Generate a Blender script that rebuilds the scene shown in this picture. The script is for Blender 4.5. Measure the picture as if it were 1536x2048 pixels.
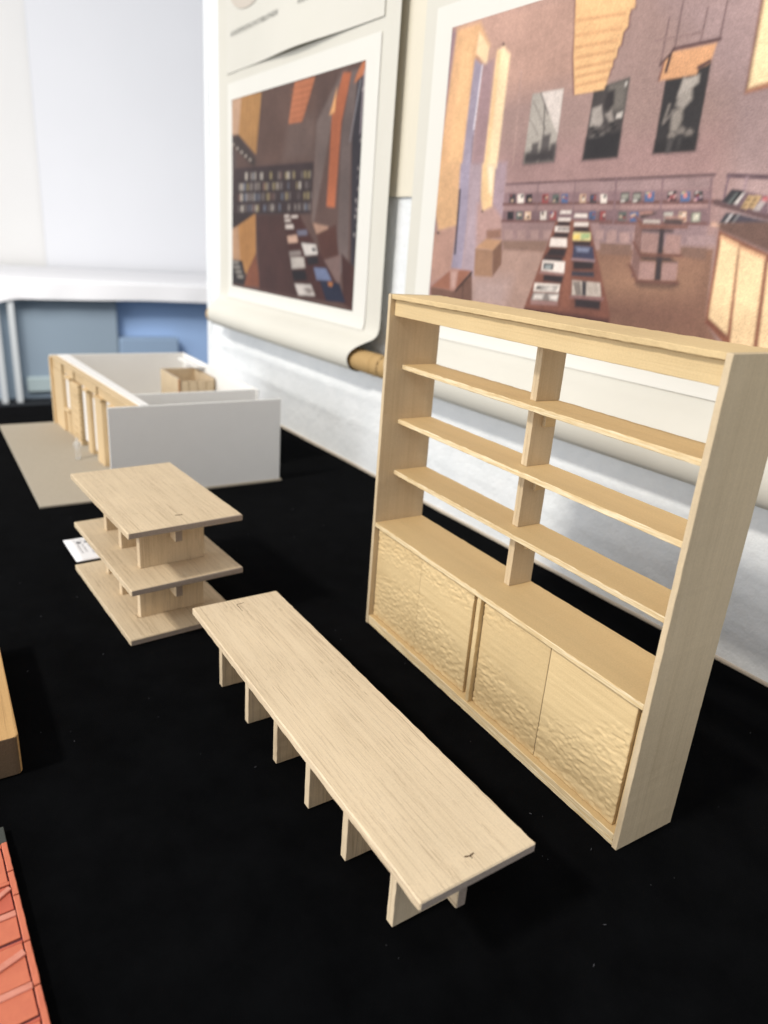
import bpy, bmesh, math, random
import numpy as np
from mathutils import Matrix, Vector
random.seed(7)
for o in list(bpy.data.objects): bpy.data.objects.remove(o)
S = bpy.context.scene
COL = S.collection
# ------------------------------------------------------------------ camera
cam_data = bpy.data.cameras.new('camera')
cam = bpy.data.objects.new('camera', cam_data); COL.objects.link(cam)
right = Vector((0.51401123, 0.85484742, 0.07091086)); down = Vector((0.33230059, -0.12223117, -0.93521968)); fwd = Vector((-0.79080261, 0.50427714, -0.3468945))
M = Matrix.Identity(4)
for i in range(3):
    M[i][0] = right[i]; M[i][1] = -down[i]; M[i][2] = -fwd[i]
M[0][3], M[1][3], M[2][3] = 0.5132, -0.3159, 0.3350
cam.matrix_world = M
cam_data.sensor_width = 36; cam_data.sensor_fit = 'AUTO'; cam_data.lens = 1430.26/2048*36
cam_data.clip_start = 0.01; cam_data.clip_end = 60
cam_data.dof.use_dof = True; cam_data.dof.focus_distance = 0.46; cam_data.dof.aperture_fstop = 6.5
S.camera = cam
# ------------------------------------------------------------------ light: room daylight from tall windows in front of the table, an added fill lamp further back
W = bpy.data.worlds.new('World'); S.world = W; W.use_nodes = True
W.node_tree.nodes['Background'].inputs[0].default_value = (0.91, 0.95, 1.02, 1)
W.node_tree.nodes['Background'].inputs[1].default_value = 0.62
def area(name, loc, target, sx, sy, power, colr):
    d = bpy.data.lights.new(name, 'AREA'); d.shape = 'RECTANGLE'; d.size = sx; d.size_y = sy; d.energy = power; d.color = colr
    o = bpy.data.objects.new(name, d); COL.objects.link(o); o.location = loc
    o.rotation_euler = (Vector(target)-Vector(loc)).to_track_quat('-Z', 'Y').to_euler()
    return o
area('window_light', (0.20, -2.80, 2.85), (0, 0, 0.1), 0.42, 0.30, 97, (1.0, 0.95, 0.87))
area('window_wall', (-0.9, -4.4, 0.95), (-0.7, 0.3, 0.2), 3.4, 1.9, 100, (0.97, 0.985, 1.0))
area('far_fill_lamp', (-2.3, -0.8, 1.7), (-4.8, 0.8, -0.1), 1.2, 1.2, 92, (1.0, 0.97, 0.95))  # unseen lamp added to brighten the far wall and under the far table
S.view_settings.view_transform = 'Standard'; S.view_settings.look = 'None'; S.view_settings.exposure = 0.0; S.view_settings.gamma = 1
S.view_settings.use_curve_mapping = False
# ------------------------------------------------------------------ material helpers
def srgb(r, g, b):
    f = lambda c: (c/255/12.92 if c/255 <= .04045 else ((c/255+.055)/1.055)**2.4)
    return (f(r), f(g), f(b))
def new_mat(name, base=(.8, .8, .8), rough=.6, spec=.3):
    m = bpy.data.materials.new(name); m.use_nodes = True
    b = m.node_tree.nodes['Principled BSDF']
    b.inputs['Base Color'].default_value = (*base, 1); b.inputs['Roughness'].default_value = rough
    b.inputs['Specular IOR Level'].default_value = spec
    return m, m.node_tree, b
def node(t, kind, **kw):
    n = t.nodes.new(kind)
    for k, v in kw.items(): setattr(n, k, v)
    return n
def coords(t, scale, rnd=True):
    tc = node(t, 'ShaderNodeTexCoord'); mp = node(t, 'ShaderNodeMapping')
    mp.inputs['Scale'].default_value = scale
    if rnd:
        oi = node(t, 'ShaderNodeObjectInfo'); mu = node(t, 'ShaderNodeVectorMath', operation='SCALE')
        cb = node(t, 'ShaderNodeCombineXYZ'); t.links.new(oi.outputs['Random'], cb.inputs[0]); t.links.new(oi.outputs['Random'], cb.inputs[1]); t.links.new(oi.outputs['Random'], cb.inputs[2])
        t.links.new(cb.outputs[0], mu.inputs[0]); mu.inputs['Scale'].default_value = 7.3
        ad = node(t, 'ShaderNodeVectorMath', operation='ADD'); t.links.new(tc.outputs['Object'], ad.inputs[0]); t.links.new(mu.outputs[0], ad.inputs[1])
        t.links.new(ad.outputs[0], mp.inputs['Vector'])
    else: t.links.new(tc.outputs['Object'], mp.inputs['Vector'])
    return mp.outputs[0], tc
def noise(t, vec, scale, detail=3, rough=.55, dist=0):
    n = node(t, 'ShaderNodeTexNoise'); n.inputs['Scale'].default_value = scale; n.inputs['Detail'].default_value = detail
    n.inputs['Roughness'].default_value = rough; n.inputs['Distortion'].default_value = dist
    t.links.new(vec, n.inputs['Vector']); return n.outputs['Fac']
def ramp(t, fac, stops):
    r = node(t, 'ShaderNodeValToRGB'); e = r.color_ramp.elements
    while len(e) < len(stops): e.new(.5)
    for k, (p, c) in enumerate(stops):
        e[k].position = p; e[k].color = (*c, 1) if len(c) == 3 else c
    t.links.new(fac, r.inputs[0]); return r.outputs[0]
def mixc(t, fac, a, b, mode='MIX'):
    m = node(t, 'ShaderNodeMix', data_type='RGBA', blend_type=mode)
    for s, v in ((0, fac), (6, a), (7, b)):
        if hasattr(v, 'is_linked'): t.links.new(v, m.inputs[s])
        else: m.inputs[s].default_value = v if s == 0 else (*v, 1)
    return m.outputs[2]
def mathn(t, op, a, b=None):
    m = node(t, 'ShaderNodeMath', operation=op)
    for k, v in enumerate((a, b)):
        if v is None: continue
        if hasattr(v, 'is_linked'): t.links.new(v, m.inputs[k])
        else: m.inputs[k].default_value = v
    return m.outputs[0]
def bump(t, b, h, strength, dist):
    n = node(t, 'ShaderNodeBump'); n.inputs['Strength'].default_value = strength; n.inputs['Distance'].default_value = dist
    t.links.new(h, n.inputs['Height']); t.links.new(n.outputs[0], b.inputs['Normal'])
def wood(name, axis, light, dark, pore, end, pores=1.0, figure=1.0, face_shade=None, streak=.55):
    """timber with the grain along one object axis; end faces show the closed, greyer end grain"""
    m, t, b = new_mat(name, light, .62, .25)
    def sc(a, c): s = [c, c, c]; s[axis] = a; return tuple(s)
    v, tc = coords(t, sc(1.0, 9.0)); fig = noise(t, v, 9.0*figure, 4, .6, .6)
    v2, _ = coords(t, sc(1.0, 26.0)); fib = noise(t, v2, 34, 3, .6, .3)
    v3, _ = coords(t, sc(1.0, 62.0)); por = noise(t, v3, 21, 3, .6, .5)
    v4, _ = coords(t, (1, 1, 1)); speck = noise(t, v4, 900, 2, .6)
    big = noise(t, v4, 14, 2, .5)
    c = mixc(t, ramp(t, fig, [(.32, (0, 0, 0)), (.7, (1, 1, 1))]), light, dark)
    c = mixc(t, mathn(t, 'MULTIPLY', ramp(t, fib, [(.42, (0, 0, 0)), (.72, (1, 1, 1))]), .42), c, dark)
    v5, _ = coords(t, sc(1.0, 55.0)); stk = noise(t, v5, 5.0, 4, .62, .35)
    c = mixc(t, streak, c, ramp(t, stk, [(.30, tuple(k*f for k, f in zip(light, (.74, .70, .64)))), (.50, light), (.72, tuple(min(1, k*f) for k, f in zip(light, (1.10, 1.12, 1.16))))]))
    mask = mathn(t, 'MULTIPLY', ramp(t, por, [(.525, (0, 0, 0)), (.63, (1, 1, 1))]), mathn(t, 'MULTIPLY', ramp(t, fig, [(.3, (.25, .25, .25)), (.62, (1, 1, 1))]), 0.95*pores))
    c = mixc(t, mask, c, pore)
    c = mixc(t, .28, c, ramp(t, speck, [(.3, tuple(k*.74 for k in light)), (.7, tuple(min(1, k*1.2) for k in light))]))
    c = mixc(t, .35, c, ramp(t, big, [(.35, tuple(k*.86 for k in light)), (.65, tuple(min(1, k*1.08) for k in light))]))
    sep = node(t, 'ShaderNodeSeparateXYZ'); t.links.new(tc.outputs['Normal'], sep.inputs[0])
    e = mathn(t, 'GREATER_THAN', mathn(t, 'ABSOLUTE', sep.outputs[axis]), .8)
    ec = mixc(t, ramp(t, noise(t, v4, 1500, 3, .65), [(.3, (0, 0, 0)), (.7, (1, 1, 1))]), end, tuple(k*.62 for k in end))
    c = mixc(t, e, c, ec)
    if face_shade:      # shelf shade put into the colour of flat faces; pale raw fibre on sawn edges
        fl = mathn(t, 'GREATER_THAN', mathn(t, 'ABSOLUTE', sep.outputs[2]), .8)
        vc = mixc(t, ramp(t, fig, [(.3, (0, 0, 0)), (.7, (1, 1, 1))]), face_shade, tuple(k*.86 for k in face_shade))
        vc = mixc(t, .3, vc, ramp(t, speck, [(.3, tuple(k*.8 for k in face_shade)), (.7, tuple(min(1, k*1.15) for k in face_shade))]))
        raw = mixc(t, ramp(t, fib, [(.4, (0, 0, 0)), (.62, (1, 1, 1))]), c, (.86, .72, .48))
        c = mixc(t, fl, raw, vc)
    oi = node(t, 'ShaderNodeObjectInfo'); tone = ramp(t, oi.outputs['Random'], [(0, (.90, .885, .87)), (.5, (1, 1, 1)), (1, (1.05, 1.055, 1.07))])
    c = mixc(t, 1.0, c, tone, 'MULTIPLY')      # each piece cut from its own stock
    t.links.new(c, b.inputs['Base Color'])
    bump(t, b, mathn(t, 'ADD', por, mathn(t, 'MULTIPLY', speck, .5)), .35, .0004)
    return m
B_L, B_D, B_P, B_E = (.73, .585, .395), (.62, .475, .30), (.26, .16, .085), (.46, .375, .31)
K_L, K_D, K_P, K_E = (.74, .555, .300), (.60, .425, .205), (.44, .29, .13), (.66, .51, .31)
balsa = [wood('balsa_'+a, i, B_L, B_D, B_P, B_E) for i, a in enumerate('xyz')]
casew = [wood('case_timber_'+a, i, K_L, K_D, K_P, K_E, .35, .8) for i, a in enumerate('xyz')]
shelfw = wood('shelf_shaded_timber', 0, K_L, K_D, K_P, K_E, .35, .8, (.70, .51, .262))
sidew = wood('side_panel_timber', 2, (.66, .52, .335), (.53, .405, .25), (.40, .29, .17), (.62, .49, .31), .4, 1.0)
facew = [wood('facade_timber_'+a, i, (.70, .52, .30), (.60, .43, .23), (.45, .3, .16), (.55, .4, .22), .3) for i, a in enumerate('xyz')]
# ------------------------------------------------------------------ object helpers
def tag(o, label=None, cat=None, group=None, kind=None):
    if label: o['label'] = label
    if cat: o['category'] = cat
    if group: o['group'] = group
    if kind: o['kind'] = kind
    return o
def thing(name, loc, rz, label, cat, group=None):
    o = bpy.data.objects.new(name, None); COL.objects.link(o); o.empty_display_size = .02
    o.location = loc; o.rotation_euler = (0, 0, rz)
    return tag(o, label, cat, group)
def link(name, me, mat, parent=None, loc=(0, 0, 0), rot=(0, 0, 0)):
    if mat and not me.materials: me.materials.append(mat)
    o = bpy.data.objects.new(name, me); COL.objects.link(o); o.parent = parent; o.location = loc; o.rotation_euler = rot
    return o
def mesh(name, verts, faces, smooth=False):
    me = bpy.data.meshes.new(name); me.from_pydata([tuple(map(float, v)) for v in verts], [], faces); me.update()
    if smooth: me.polygons.foreach_set('use_smooth', [True]*len(me.polygons))
    return me
def board_mesh(name, s, axis=0, ch=.0004, jit=.00008, n=None):
    """a sawn board centred on the origin: chamfered section swept along one axis, its arrises slightly ragged"""
    a, b, c = axis, (axis+1) % 3, (axis+2) % 3
    L, Bh, Ch = s[a]/2, s[b]/2, s[c]/2
    ch = min(ch, Bh*.45, Ch*.45)
    n = n or max(2, min(60, int(s[a]/.004)))
    xs = [-L, -L+ch] + [-L+ch+(2*L-2*ch)*k/n for k in range(1, n)] + [L-ch, L]
    V = []; F = []
    for i, x in enumerate(xs):
        ins = ch if i in (0, len(xs)-1) else 0
        bb, cc = Bh-ins, Ch-ins; e = ch if not ins else ch*.6
        for (p, q) in ((bb, cc-e), (bb-e, cc), (-bb+e, cc), (-bb, cc-e), (-bb, -cc+e), (-bb+e, -cc), (bb-e, -cc), (bb, -cc+e)):
            v = [0, 0, 0]; v[a] = x + random.uniform(-jit, jit)*(.5 if ins else 0); v[b] = p+random.uniform(-jit, jit); v[c] = q+random.uniform(-jit, jit); V.append(v)
    for i in range(len(xs)-1):
        for k in range(8): F.append((i*8+k, i*8+(k+1) % 8, (i+1)*8+(k+1) % 8, (i+1)*8+k))
    F.append(tuple(range(7, -1, -1))); F.append(tuple((len(xs)-1)*8+k for k in range(8)))
    return mesh(name, V, F)
def board(name, lo, hi, mats, parent, axis=0, ch=.0004, jit=.00008, rot=(0, 0, 0)):
    s = [hi[k]-lo[k] for k in range(3)]; c = [(hi[k]+lo[k])/2 for k in range(3)]
    return link(name, board_mesh(name, s, axis, ch, jit), mats[axis] if isinstance(mats, list) else mats, parent, c, rot)
def grid(name, nu, nv, fn, smooth=True, colour=None):
    """nu x nv sheet of quads; fn(U,V) -> X,Y,Z arrays"""
    U, V = np.meshgrid(np.linspace(0, 1, nu+1), np.linspace(0, 1, nv+1))
    X, Y, Z = fn(U, V)
    P = np.stack([X+0*U, Y+0*U, Z+0*U], -1).reshape(-1, 3)
    i = (np.arange(nv)[:, None]*(nu+1)+np.arange(nu)[None, :]).reshape(-1)
    Q = np.stack([i, i+1, i+nu+2, i+nu+1], 1)
    me = bpy.data.meshes.new(name)
    me.vertices.add(len(P)); me.vertices.foreach_set('co', P.ravel())
    me.loops.add(Q.size); me.loops.foreach_set('vertex_index', Q.ravel().astype(np.int32))
    me.polygons.add(len(Q)); me.polygons.foreach_set('loop_start', (np.arange(len(Q))*4).astype(np.int32)); me.polygons.foreach_set('loop_total', np.full(len(Q), 4, np.int32))
    me.update(); me.validate()
    if smooth: me.polygons.foreach_set('use_smooth', np.ones(len(Q), bool))
    if colour is not None:
        at = me.color_attributes.new('print', 'FLOAT_COLOR', 'POINT')
        at.data.foreach_set('color', np.concatenate([colour.reshape(-1, 3), np.ones((len(P), 1))], 1).ravel().astype(np.float32))
    return me
def value_noise(x, y, seed=0):
    def h(i, j):
        k = (i.astype(np.int64)*374761393+j.astype(np.int64)*668265263+seed*982451653) & 0x7fffffff
        k = ((k ^ (k >> 13))*1274126177) & 0x7fffffff
        return ((k ^ (k >> 16)) & 0xffff)/65535.
    i, j = np.floor(x), np.floor(y); fx, fy = x-i, y-j
    fx = fx*fx*(3-2*fx); fy = fy*fy*(3-2*fy)
    return (h(i, j)*(1-fx)+h(i+1, j)*fx)*(1-fy)+(h(i, j+1)*(1-fx)+h(i+1, j+1)*fx)*fy
def tube_mesh(name, x0, x1, r, seg=40, n=2, inner=0):
    V = []; F = []
    for i in range(n+1):
        x = x0+(x1-x0)*i/n
        for k in range(seg): a = 2*math.pi*k/seg; V.append((x, r*math.cos(a), r*math.sin(a)))
    for i in range(n):
        for k in range(seg): F.append((i*seg+k, (i+1)*seg+k, (i+1)*seg+(k+1) % seg, i*seg+(k+1) % seg))
    if inner:
        for base, x in ((0, x0), (n*seg, x1)):
            o = len(V)
            for dx in (0, (.012 if x == x0 else -.012)):
                for k in range(seg): a = 2*math.pi*k/seg; V.append((x+dx, inner*math.cos(a), inner*math.sin(a)))
            for k in range(seg):
                F.append((base+k, base+(k+1) % seg, o+(k+1) % seg, o+k)); F.append((o+k, o+(k+1) % seg, o+seg+(k+1) % seg, o+seg+k))
            F.append(tuple(o+seg+k for k in range(seg)))
    else:
        F.append(tuple(range(seg))); F.append(tuple(n*seg+k for k in range(seg)))
    me = mesh(name, V, F, True)
    bm = bmesh.new(); bm.from_mesh(me); bmesh.ops.recalc_face_normals(bm, faces=bm.faces)
    for e in bm.edges:
        if len(e.link_faces) == 2 and e.calc_face_angle(0) > .8: e.smooth = False
    bm.to_mesh(me); bm.free(); return me
def text_mesh(name, s, size, align='LEFT'):
    cu = bpy.data.curves.new(name, 'FONT'); cu.body = s; cu.size = size; cu.align_x = align; cu.resolution_u = 2
    o = bpy.data.objects.new(name, cu); COL.objects.link(o)
    me = bpy.data.meshes.new_from_object(o.evaluated_get(bpy.context.evaluated_depsgraph_get()))
    bpy.data.objects.remove(o); bpy.data.curves.remove(cu); me.name = name; me.materials.clear(); return me
# ------------------------------------------------------------------ the two printed pictures: kind, outline, colour, edge softness, line width
PICTURE_WIDE = [
(0,((-0.119,1.123),(0.126,1.122),(0.182,0.591),(0.239,0.042),(-0.024,-0.013)),(172,138,132),30,0),
(0,((-0.078,1.047),(0.35,1.012),(0.382,0.755),(0.137,0.749)),(186,146,130),40,0),
(0,((0.504,0.912),(0.762,0.896),(0.886,0.112),(0.677,0.31),(0.643,0.656)),(166,138,138),40,0),
(0,((0.182,0.591),(0.644,0.601),(0.682,0.334),(0.212,0.307)),(158,124,122),40,0),
(0,((0.22,0.272),(0.667,0.311),(0.679,0.13),(0.711,0.075),(0.253,-0.045)),(140,100,78),4,0),
(0,((0.419,0.233),(0.65,0.259),(0.643,0.174),(0.435,0.104)),(150,110,84),40,0),
(0,((0.477,0.161),(0.661,0.177),(0.682,0.096),(0.486,0.082)),(122,84,68),40,0),
(0,((0.224,0.276),(0.335,0.28),(0.303,0.082),(0.141,0.083),(0.146,0.18),(0.204,0.179)),(168,135,122),6,0),
(0,((0.145,0.176),(0.256,0.185),(0.245,0.075),(0.141,0.083)),(172,145,140),30,0),
(0,((0.217,0.307),(0.339,0.314),(0.333,0.279),(0.224,0.276)),(132,102,88),4,0),
(0,((0.457,0.315),(0.522,0.315),(0.524,0.283),(0.462,0.281)),(126,94,80),4,0),
(0,((0.611,0.315),(0.656,0.314),(0.658,0.283),(0.615,0.289)),(126,94,80),4,0),
(0,((-0.002,0.994),(0.024,0.99),(0.018,0.557),(-0.02,0.56)),(140,112,122),10,0),
(0,((-0.02,0.56),(0.015,0.557),(0.037,0.114),(-0.003,0.092),(-0.017,0.329)),(150,118,120),10,0),
(0,((0.016,0.991),(0.086,0.989),(0.121,0.912),(0.083,0.885),(0.078,0.781),(0.073,0.545),(-0.006,0.55)),(216,166,112),9,0),
(0,((0.036,0.945),(0.071,0.948),(0.072,0.729),(0.066,0.545),(0.027,0.548)),(224,176,118),12,0),
(0,((-0.012,0.568),(0.067,0.562),(0.076,0.349),(0.014,0.325),(-0.008,0.423)),(212,165,112),7,0),
(0,((-0.013,0.32),(0.076,0.347),(0.071,0.195),(0.005,0.128)),(176,134,118),8,0),
(0,((0.085,0.963),(0.119,0.912),(0.117,0.85),(0.082,0.9)),(243,210,160),5,0),
(0,((0.081,0.898),(0.115,0.852),(0.103,0.862),(0.085,0.884)),(180,125,95),3,0),
(0,((0.08,0.883),(0.105,0.86),(0.102,0.763),(0.101,0.543),(0.073,0.545),(0.075,0.702)),(150,140,162),5,0),
(0,((0.105,0.86),(0.137,0.869),(0.142,0.54),(0.103,0.542)),(162,130,136),8,0),
(1,((0.104,0.859),(0.098,0.667)),(205,200,215),1,3),
(1,((0.097,0.646),(0.101,0.543)),(120,105,118),1,2),
(0,((0.068,0.558),(0.1,0.555),(0.107,0.379),(0.106,0.198),(0.07,0.199),(0.076,0.351)),(150,140,164),5,0),
(0,((0.098,0.555),(0.135,0.552),(0.144,0.31),(0.147,0.176),(0.107,0.199),(0.107,0.379)),(166,146,158),8,0),
(0,((0.133,0.422),(0.207,0.438),(0.21,0.339),(0.142,0.292)),(168,132,126),12,0),
(1,((0.074,0.469),(0.078,0.253)),(62,54,66),1,5),
(0,((0.171,0.554),(0.206,0.551),(0.214,0.372),(0.177,0.422)),(160,136,148),8,0),
(0,((0.16,0.9),(0.18,0.871),(0.179,0.736),(0.178,0.537),(0.141,0.54),(0.143,0.818),(0.144,0.891)),(244,214,165),6,0),
(0,((0.144,0.891),(0.154,0.884),(0.153,0.716),(0.152,0.539),(0.141,0.54),(0.143,0.818)),(232,188,130),8,0),
(0,((0.135,0.552),(0.174,0.549),(0.177,0.414),(0.151,0.4),(0.142,0.443)),(230,190,132),5,0),
(0,((0.151,0.547),(0.172,0.546),(0.172,0.451),(0.165,0.464)),(248,226,190),8,0),
(1,((0.215,0.816),(0.223,0.542)),(182,148,140),1,2),
(0,((0.163,0.905),(0.161,0.902),(0.157,0.903),(0.154,0.907),(0.156,0.911),(0.16,0.909)),(50,36,44),1,0),
(0,((0.019,0.321),(0.017,0.317),(0.012,0.316),(0.009,0.321),(0.011,0.325),(0.016,0.325)),(50,36,44),1,0),
(0,((0.154,0.399),(0.153,0.395),(0.149,0.395),(0.147,0.399),(0.149,0.402),(0.152,0.402)),(50,36,44),1,0),
(0,((0.169,0.337),(0.212,0.343),(0.213,0.313),(0.172,0.307)),(140,100,82),4,0),
(0,((0.141,0.274),(0.195,0.272),(0.202,0.182),(0.146,0.18)),(150,112,84),3,0),
(0,((0.194,0.274),(0.217,0.305),(0.224,0.228),(0.202,0.182)),(120,84,64),3,0),
(0,((0.142,0.276),(0.172,0.309),(0.217,0.306),(0.195,0.272)),(184,138,98),3,0),
(0,((0.004,0.121),(0.092,0.119),(0.139,0.193),(0.15,0.084),(0.007,0.079)),(112,78,64),3,0),
(0,((0.004,0.121),(0.071,0.195),(0.137,0.197),(0.091,0.119)),(150,94,70),3,0),
(0,((0.069,0.19),(0.093,0.192),(0.09,0.126),(0.075,0.124)),(190,150,140),8,0),
(1,((0.092,0.119),(0.138,0.191)),(50,32,30),1,4),
(1,((0.114,0.153),(0.118,0.088)),(70,46,40),1,2),
(0,((0.208,0.483),(0.478,0.487),(0.482,0.454),(0.209,0.456)),(156,126,128),5,0),
(0,((0.209,0.458),(0.482,0.454),(0.486,0.424),(0.21,0.422)),(136,106,112),4,0),
(0,((0.21,0.42),(0.486,0.423),(0.488,0.404),(0.211,0.401)),(150,118,118),4,0),
(0,((0.21,0.401),(0.488,0.404),(0.492,0.375),(0.211,0.367)),(120,92,98),4,0),
(0,((0.211,0.365),(0.493,0.371),(0.499,0.322),(0.217,0.307)),(146,116,116),4,0),
(0,((0.436,0.484),(0.644,0.485),(0.643,0.455),(0.44,0.453)),(152,124,126),5,0),
(0,((0.44,0.454),(0.644,0.454),(0.646,0.424),(0.444,0.422)),(136,106,112),4,0),
(0,((0.446,0.404),(0.644,0.409),(0.649,0.373),(0.45,0.37)),(122,94,100),4,0),
(0,((0.451,0.365),(0.649,0.37),(0.654,0.317),(0.458,0.314)),(140,114,118),5,0),
(0,((0.221,0.339),(0.243,0.34),(0.245,0.311),(0.224,0.31)),(164,132,128),3,0),
(0,((0.257,0.34),(0.278,0.341),(0.28,0.313),(0.26,0.312)),(164,132,128),3,0),
(0,((0.291,0.342),(0.311,0.343),(0.314,0.315),(0.294,0.314)),(164,132,128),3,0),
(0,((0.324,0.343),(0.343,0.344),(0.346,0.317),(0.327,0.316)),(164,132,128),3,0),
(0,((0.444,0.348),(0.461,0.349),(0.463,0.323),(0.447,0.322)),(164,132,128),3,0),
(0,((0.472,0.349),(0.487,0.35),(0.49,0.325),(0.475,0.324)),(164,132,128),3,0),
(0,((0.468,0.343),(0.488,0.342),(0.49,0.314),(0.471,0.314)),(160,128,124),3,0),
(0,((0.62,0.342),(0.635,0.342),(0.637,0.321),(0.623,0.32)),(158,130,132),3,0),
(0,((0.494,0.344),(0.514,0.344),(0.517,0.316),(0.498,0.316)),(160,128,124),3,0),
(0,((0.636,0.342),(0.651,0.343),(0.653,0.322),(0.639,0.321)),(158,130,132),3,0),
(0,((0.52,0.345),(0.539,0.345),(0.542,0.317),(0.524,0.318)),(160,128,124),3,0),
(0,((0.652,0.343),(0.666,0.344),(0.668,0.323),(0.655,0.322)),(158,130,132),3,0),
(1,((0.211,0.483),(0.297,0.485)),(105,78,84),1,3),
(1,((0.298,0.485),(0.478,0.487)),(108,80,84),1,3),
(1,((0.209,0.421),(0.486,0.424)),(112,76,74),1,4),
(1,((0.211,0.368),(0.353,0.371)),(112,76,74),1,4),
(1,((0.424,0.373),(0.492,0.372)),(112,76,74),1,4),
(1,((0.436,0.486),(0.644,0.488)),(108,82,86),1,4),
(1,((0.444,0.423),(0.65,0.425)),(112,76,74),1,5),
(1,((0.451,0.369),(0.65,0.372)),(112,76,74),1,4),
(1,((0.665,0.485),(0.724,0.478)),(98,74,84),1,5),
(1,((0.666,0.483),(0.666,0.419)),(120,94,106),1,3),
(1,((0.694,0.479),(0.694,0.429)),(150,124,134),1,3),
(1,((0.655,0.423),(0.738,0.39)),(96,70,72),1,7),
(1,((0.657,0.371),(0.668,0.368)),(190,150,130),1,5),
(1,((0.295,0.487),(0.3,0.37)),(124,96,102),1,2),
(1,((0.383,0.483),(0.389,0.372)),(124,96,102),1,2),
(1,((0.471,0.479),(0.478,0.374)),(124,96,102),1,2),
(1,((0.469,0.488),(0.478,0.369)),(124,96,102),1,3),
(1,((0.558,0.483),(0.567,0.371)),(124,96,102),1,3),
(1,((0.64,0.479),(0.65,0.374)),(124,96,102),1,3),
(0,((0.223,0.452),(0.24,0.453),(0.242,0.425),(0.225,0.425)),(60,56,62),1.5,0),
(0,((0.226,0.45),(0.231,0.451),(0.231,0.443),(0.226,0.445)),(150,60,60),1.5,0),
(0,((0.228,0.45),(0.234,0.451),(0.234,0.443),(0.229,0.445)),(60,56,62),1.5,0),
(0,((0.229,0.435),(0.235,0.435),(0.235,0.428),(0.23,0.429)),(205,170,140),1.5,0),
(0,((0.245,0.451),(0.261,0.452),(0.264,0.425),(0.247,0.425)),(214,205,196),1.5,0),
(0,((0.255,0.45),(0.261,0.451),(0.261,0.443),(0.255,0.445)),(90,100,96),1.5,0),
(0,((0.251,0.446),(0.257,0.447),(0.257,0.44),(0.251,0.441)),(214,205,196),1.5,0),
(0,((0.254,0.446),(0.259,0.447),(0.259,0.44),(0.254,0.441)),(60,56,62),1.5,0),
(0,((0.267,0.451),(0.283,0.452),(0.286,0.425),(0.269,0.425)),(40,36,42),1.5,0),
(0,((0.277,0.436),(0.283,0.437),(0.283,0.429),(0.278,0.431)),(205,170,140),1.5,0),
(0,((0.27,0.448),(0.276,0.449),(0.276,0.441),(0.271,0.443)),(40,36,42),1.5,0),
(0,((0.275,0.437),(0.28,0.438),(0.28,0.431),(0.275,0.432)),(205,170,140),1.5,0),
(0,((0.309,0.45),(0.324,0.451),(0.326,0.424),(0.311,0.424)),(150,60,60),1.5,0),
(0,((0.317,0.443),(0.323,0.444),(0.323,0.437),(0.318,0.438)),(205,170,140),1.5,0),
(0,((0.316,0.438),(0.321,0.439),(0.321,0.431),(0.316,0.433)),(90,100,96),1.5,0),
(0,((0.312,0.445),(0.317,0.446),(0.317,0.439),(0.312,0.44)),(40,36,42),1.5,0),
(0,((0.334,0.449),(0.349,0.45),(0.352,0.424),(0.336,0.424)),(90,100,96),1.5,0),
(0,((0.337,0.433),(0.342,0.434),(0.342,0.427),(0.338,0.428)),(205,170,140),1.5,0),
(0,((0.345,0.434),(0.35,0.435),(0.35,0.428),(0.345,0.429)),(60,56,62),1.5,0),
(0,((0.344,0.439),(0.349,0.44),(0.349,0.433),(0.344,0.434)),(40,36,42),1.5,0),
(0,((0.356,0.449),(0.37,0.45),(0.373,0.424),(0.358,0.424)),(58,92,140),1.5,0),
(0,((0.365,0.44),(0.37,0.44),(0.37,0.434),(0.365,0.435)),(150,60,60),1.5,0),
(0,((0.36,0.444),(0.365,0.444),(0.365,0.437),(0.361,0.439)),(150,60,60),1.5,0),
(0,((0.358,0.443),(0.363,0.444),(0.363,0.437),(0.359,0.439)),(205,170,140),1.5,0),
(0,((0.397,0.448),(0.411,0.449),(0.413,0.424),(0.399,0.424)),(205,170,140),1.5,0),
(0,((0.404,0.446),(0.409,0.447),(0.409,0.44),(0.405,0.441)),(150,60,60),1.5,0),
(0,((0.403,0.443),(0.408,0.444),(0.408,0.437),(0.404,0.438)),(90,100,96),1.5,0),
(0,((0.404,0.436),(0.409,0.437),(0.409,0.43),(0.405,0.431)),(214,205,196),1.5,0),
(0,((0.42,0.447),(0.433,0.448),(0.436,0.423),(0.422,0.423)),(60,56,62),1.5,0),
(0,((0.429,0.444),(0.433,0.444),(0.433,0.438),(0.429,0.439)),(150,60,60),1.5,0),
(0,((0.429,0.437),(0.433,0.437),(0.434,0.431),(0.429,0.432)),(150,60,60),1.5,0),
(0,((0.423,0.441),(0.428,0.442),(0.428,0.435),(0.424,0.437)),(58,92,140),1.5,0),
(0,((0.442,0.447),(0.455,0.447),(0.458,0.423),(0.445,0.423)),(214,205,196),1.5,0),
(0,((0.448,0.436),(0.453,0.437),(0.453,0.43),(0.449,0.432)),(214,205,196),1.5,0),
(0,((0.45,0.445),(0.454,0.446),(0.454,0.439),(0.45,0.44)),(60,56,62),1.5,0),
(0,((0.449,0.442),(0.453,0.443),(0.453,0.436),(0.449,0.437)),(90,100,96),1.5,0),
(0,((0.223,0.398),(0.24,0.399),(0.242,0.373),(0.225,0.372)),(40,36,42),1.5,0),
(0,((0.23,0.394),(0.236,0.395),(0.236,0.387),(0.23,0.389)),(40,36,42),1.5,0),
(0,((0.233,0.393),(0.239,0.394),(0.239,0.386),(0.234,0.388)),(60,56,62),1.5,0),
(0,((0.225,0.385),(0.231,0.386),(0.231,0.379),(0.225,0.38)),(40,36,42),1.5,0),
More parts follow.
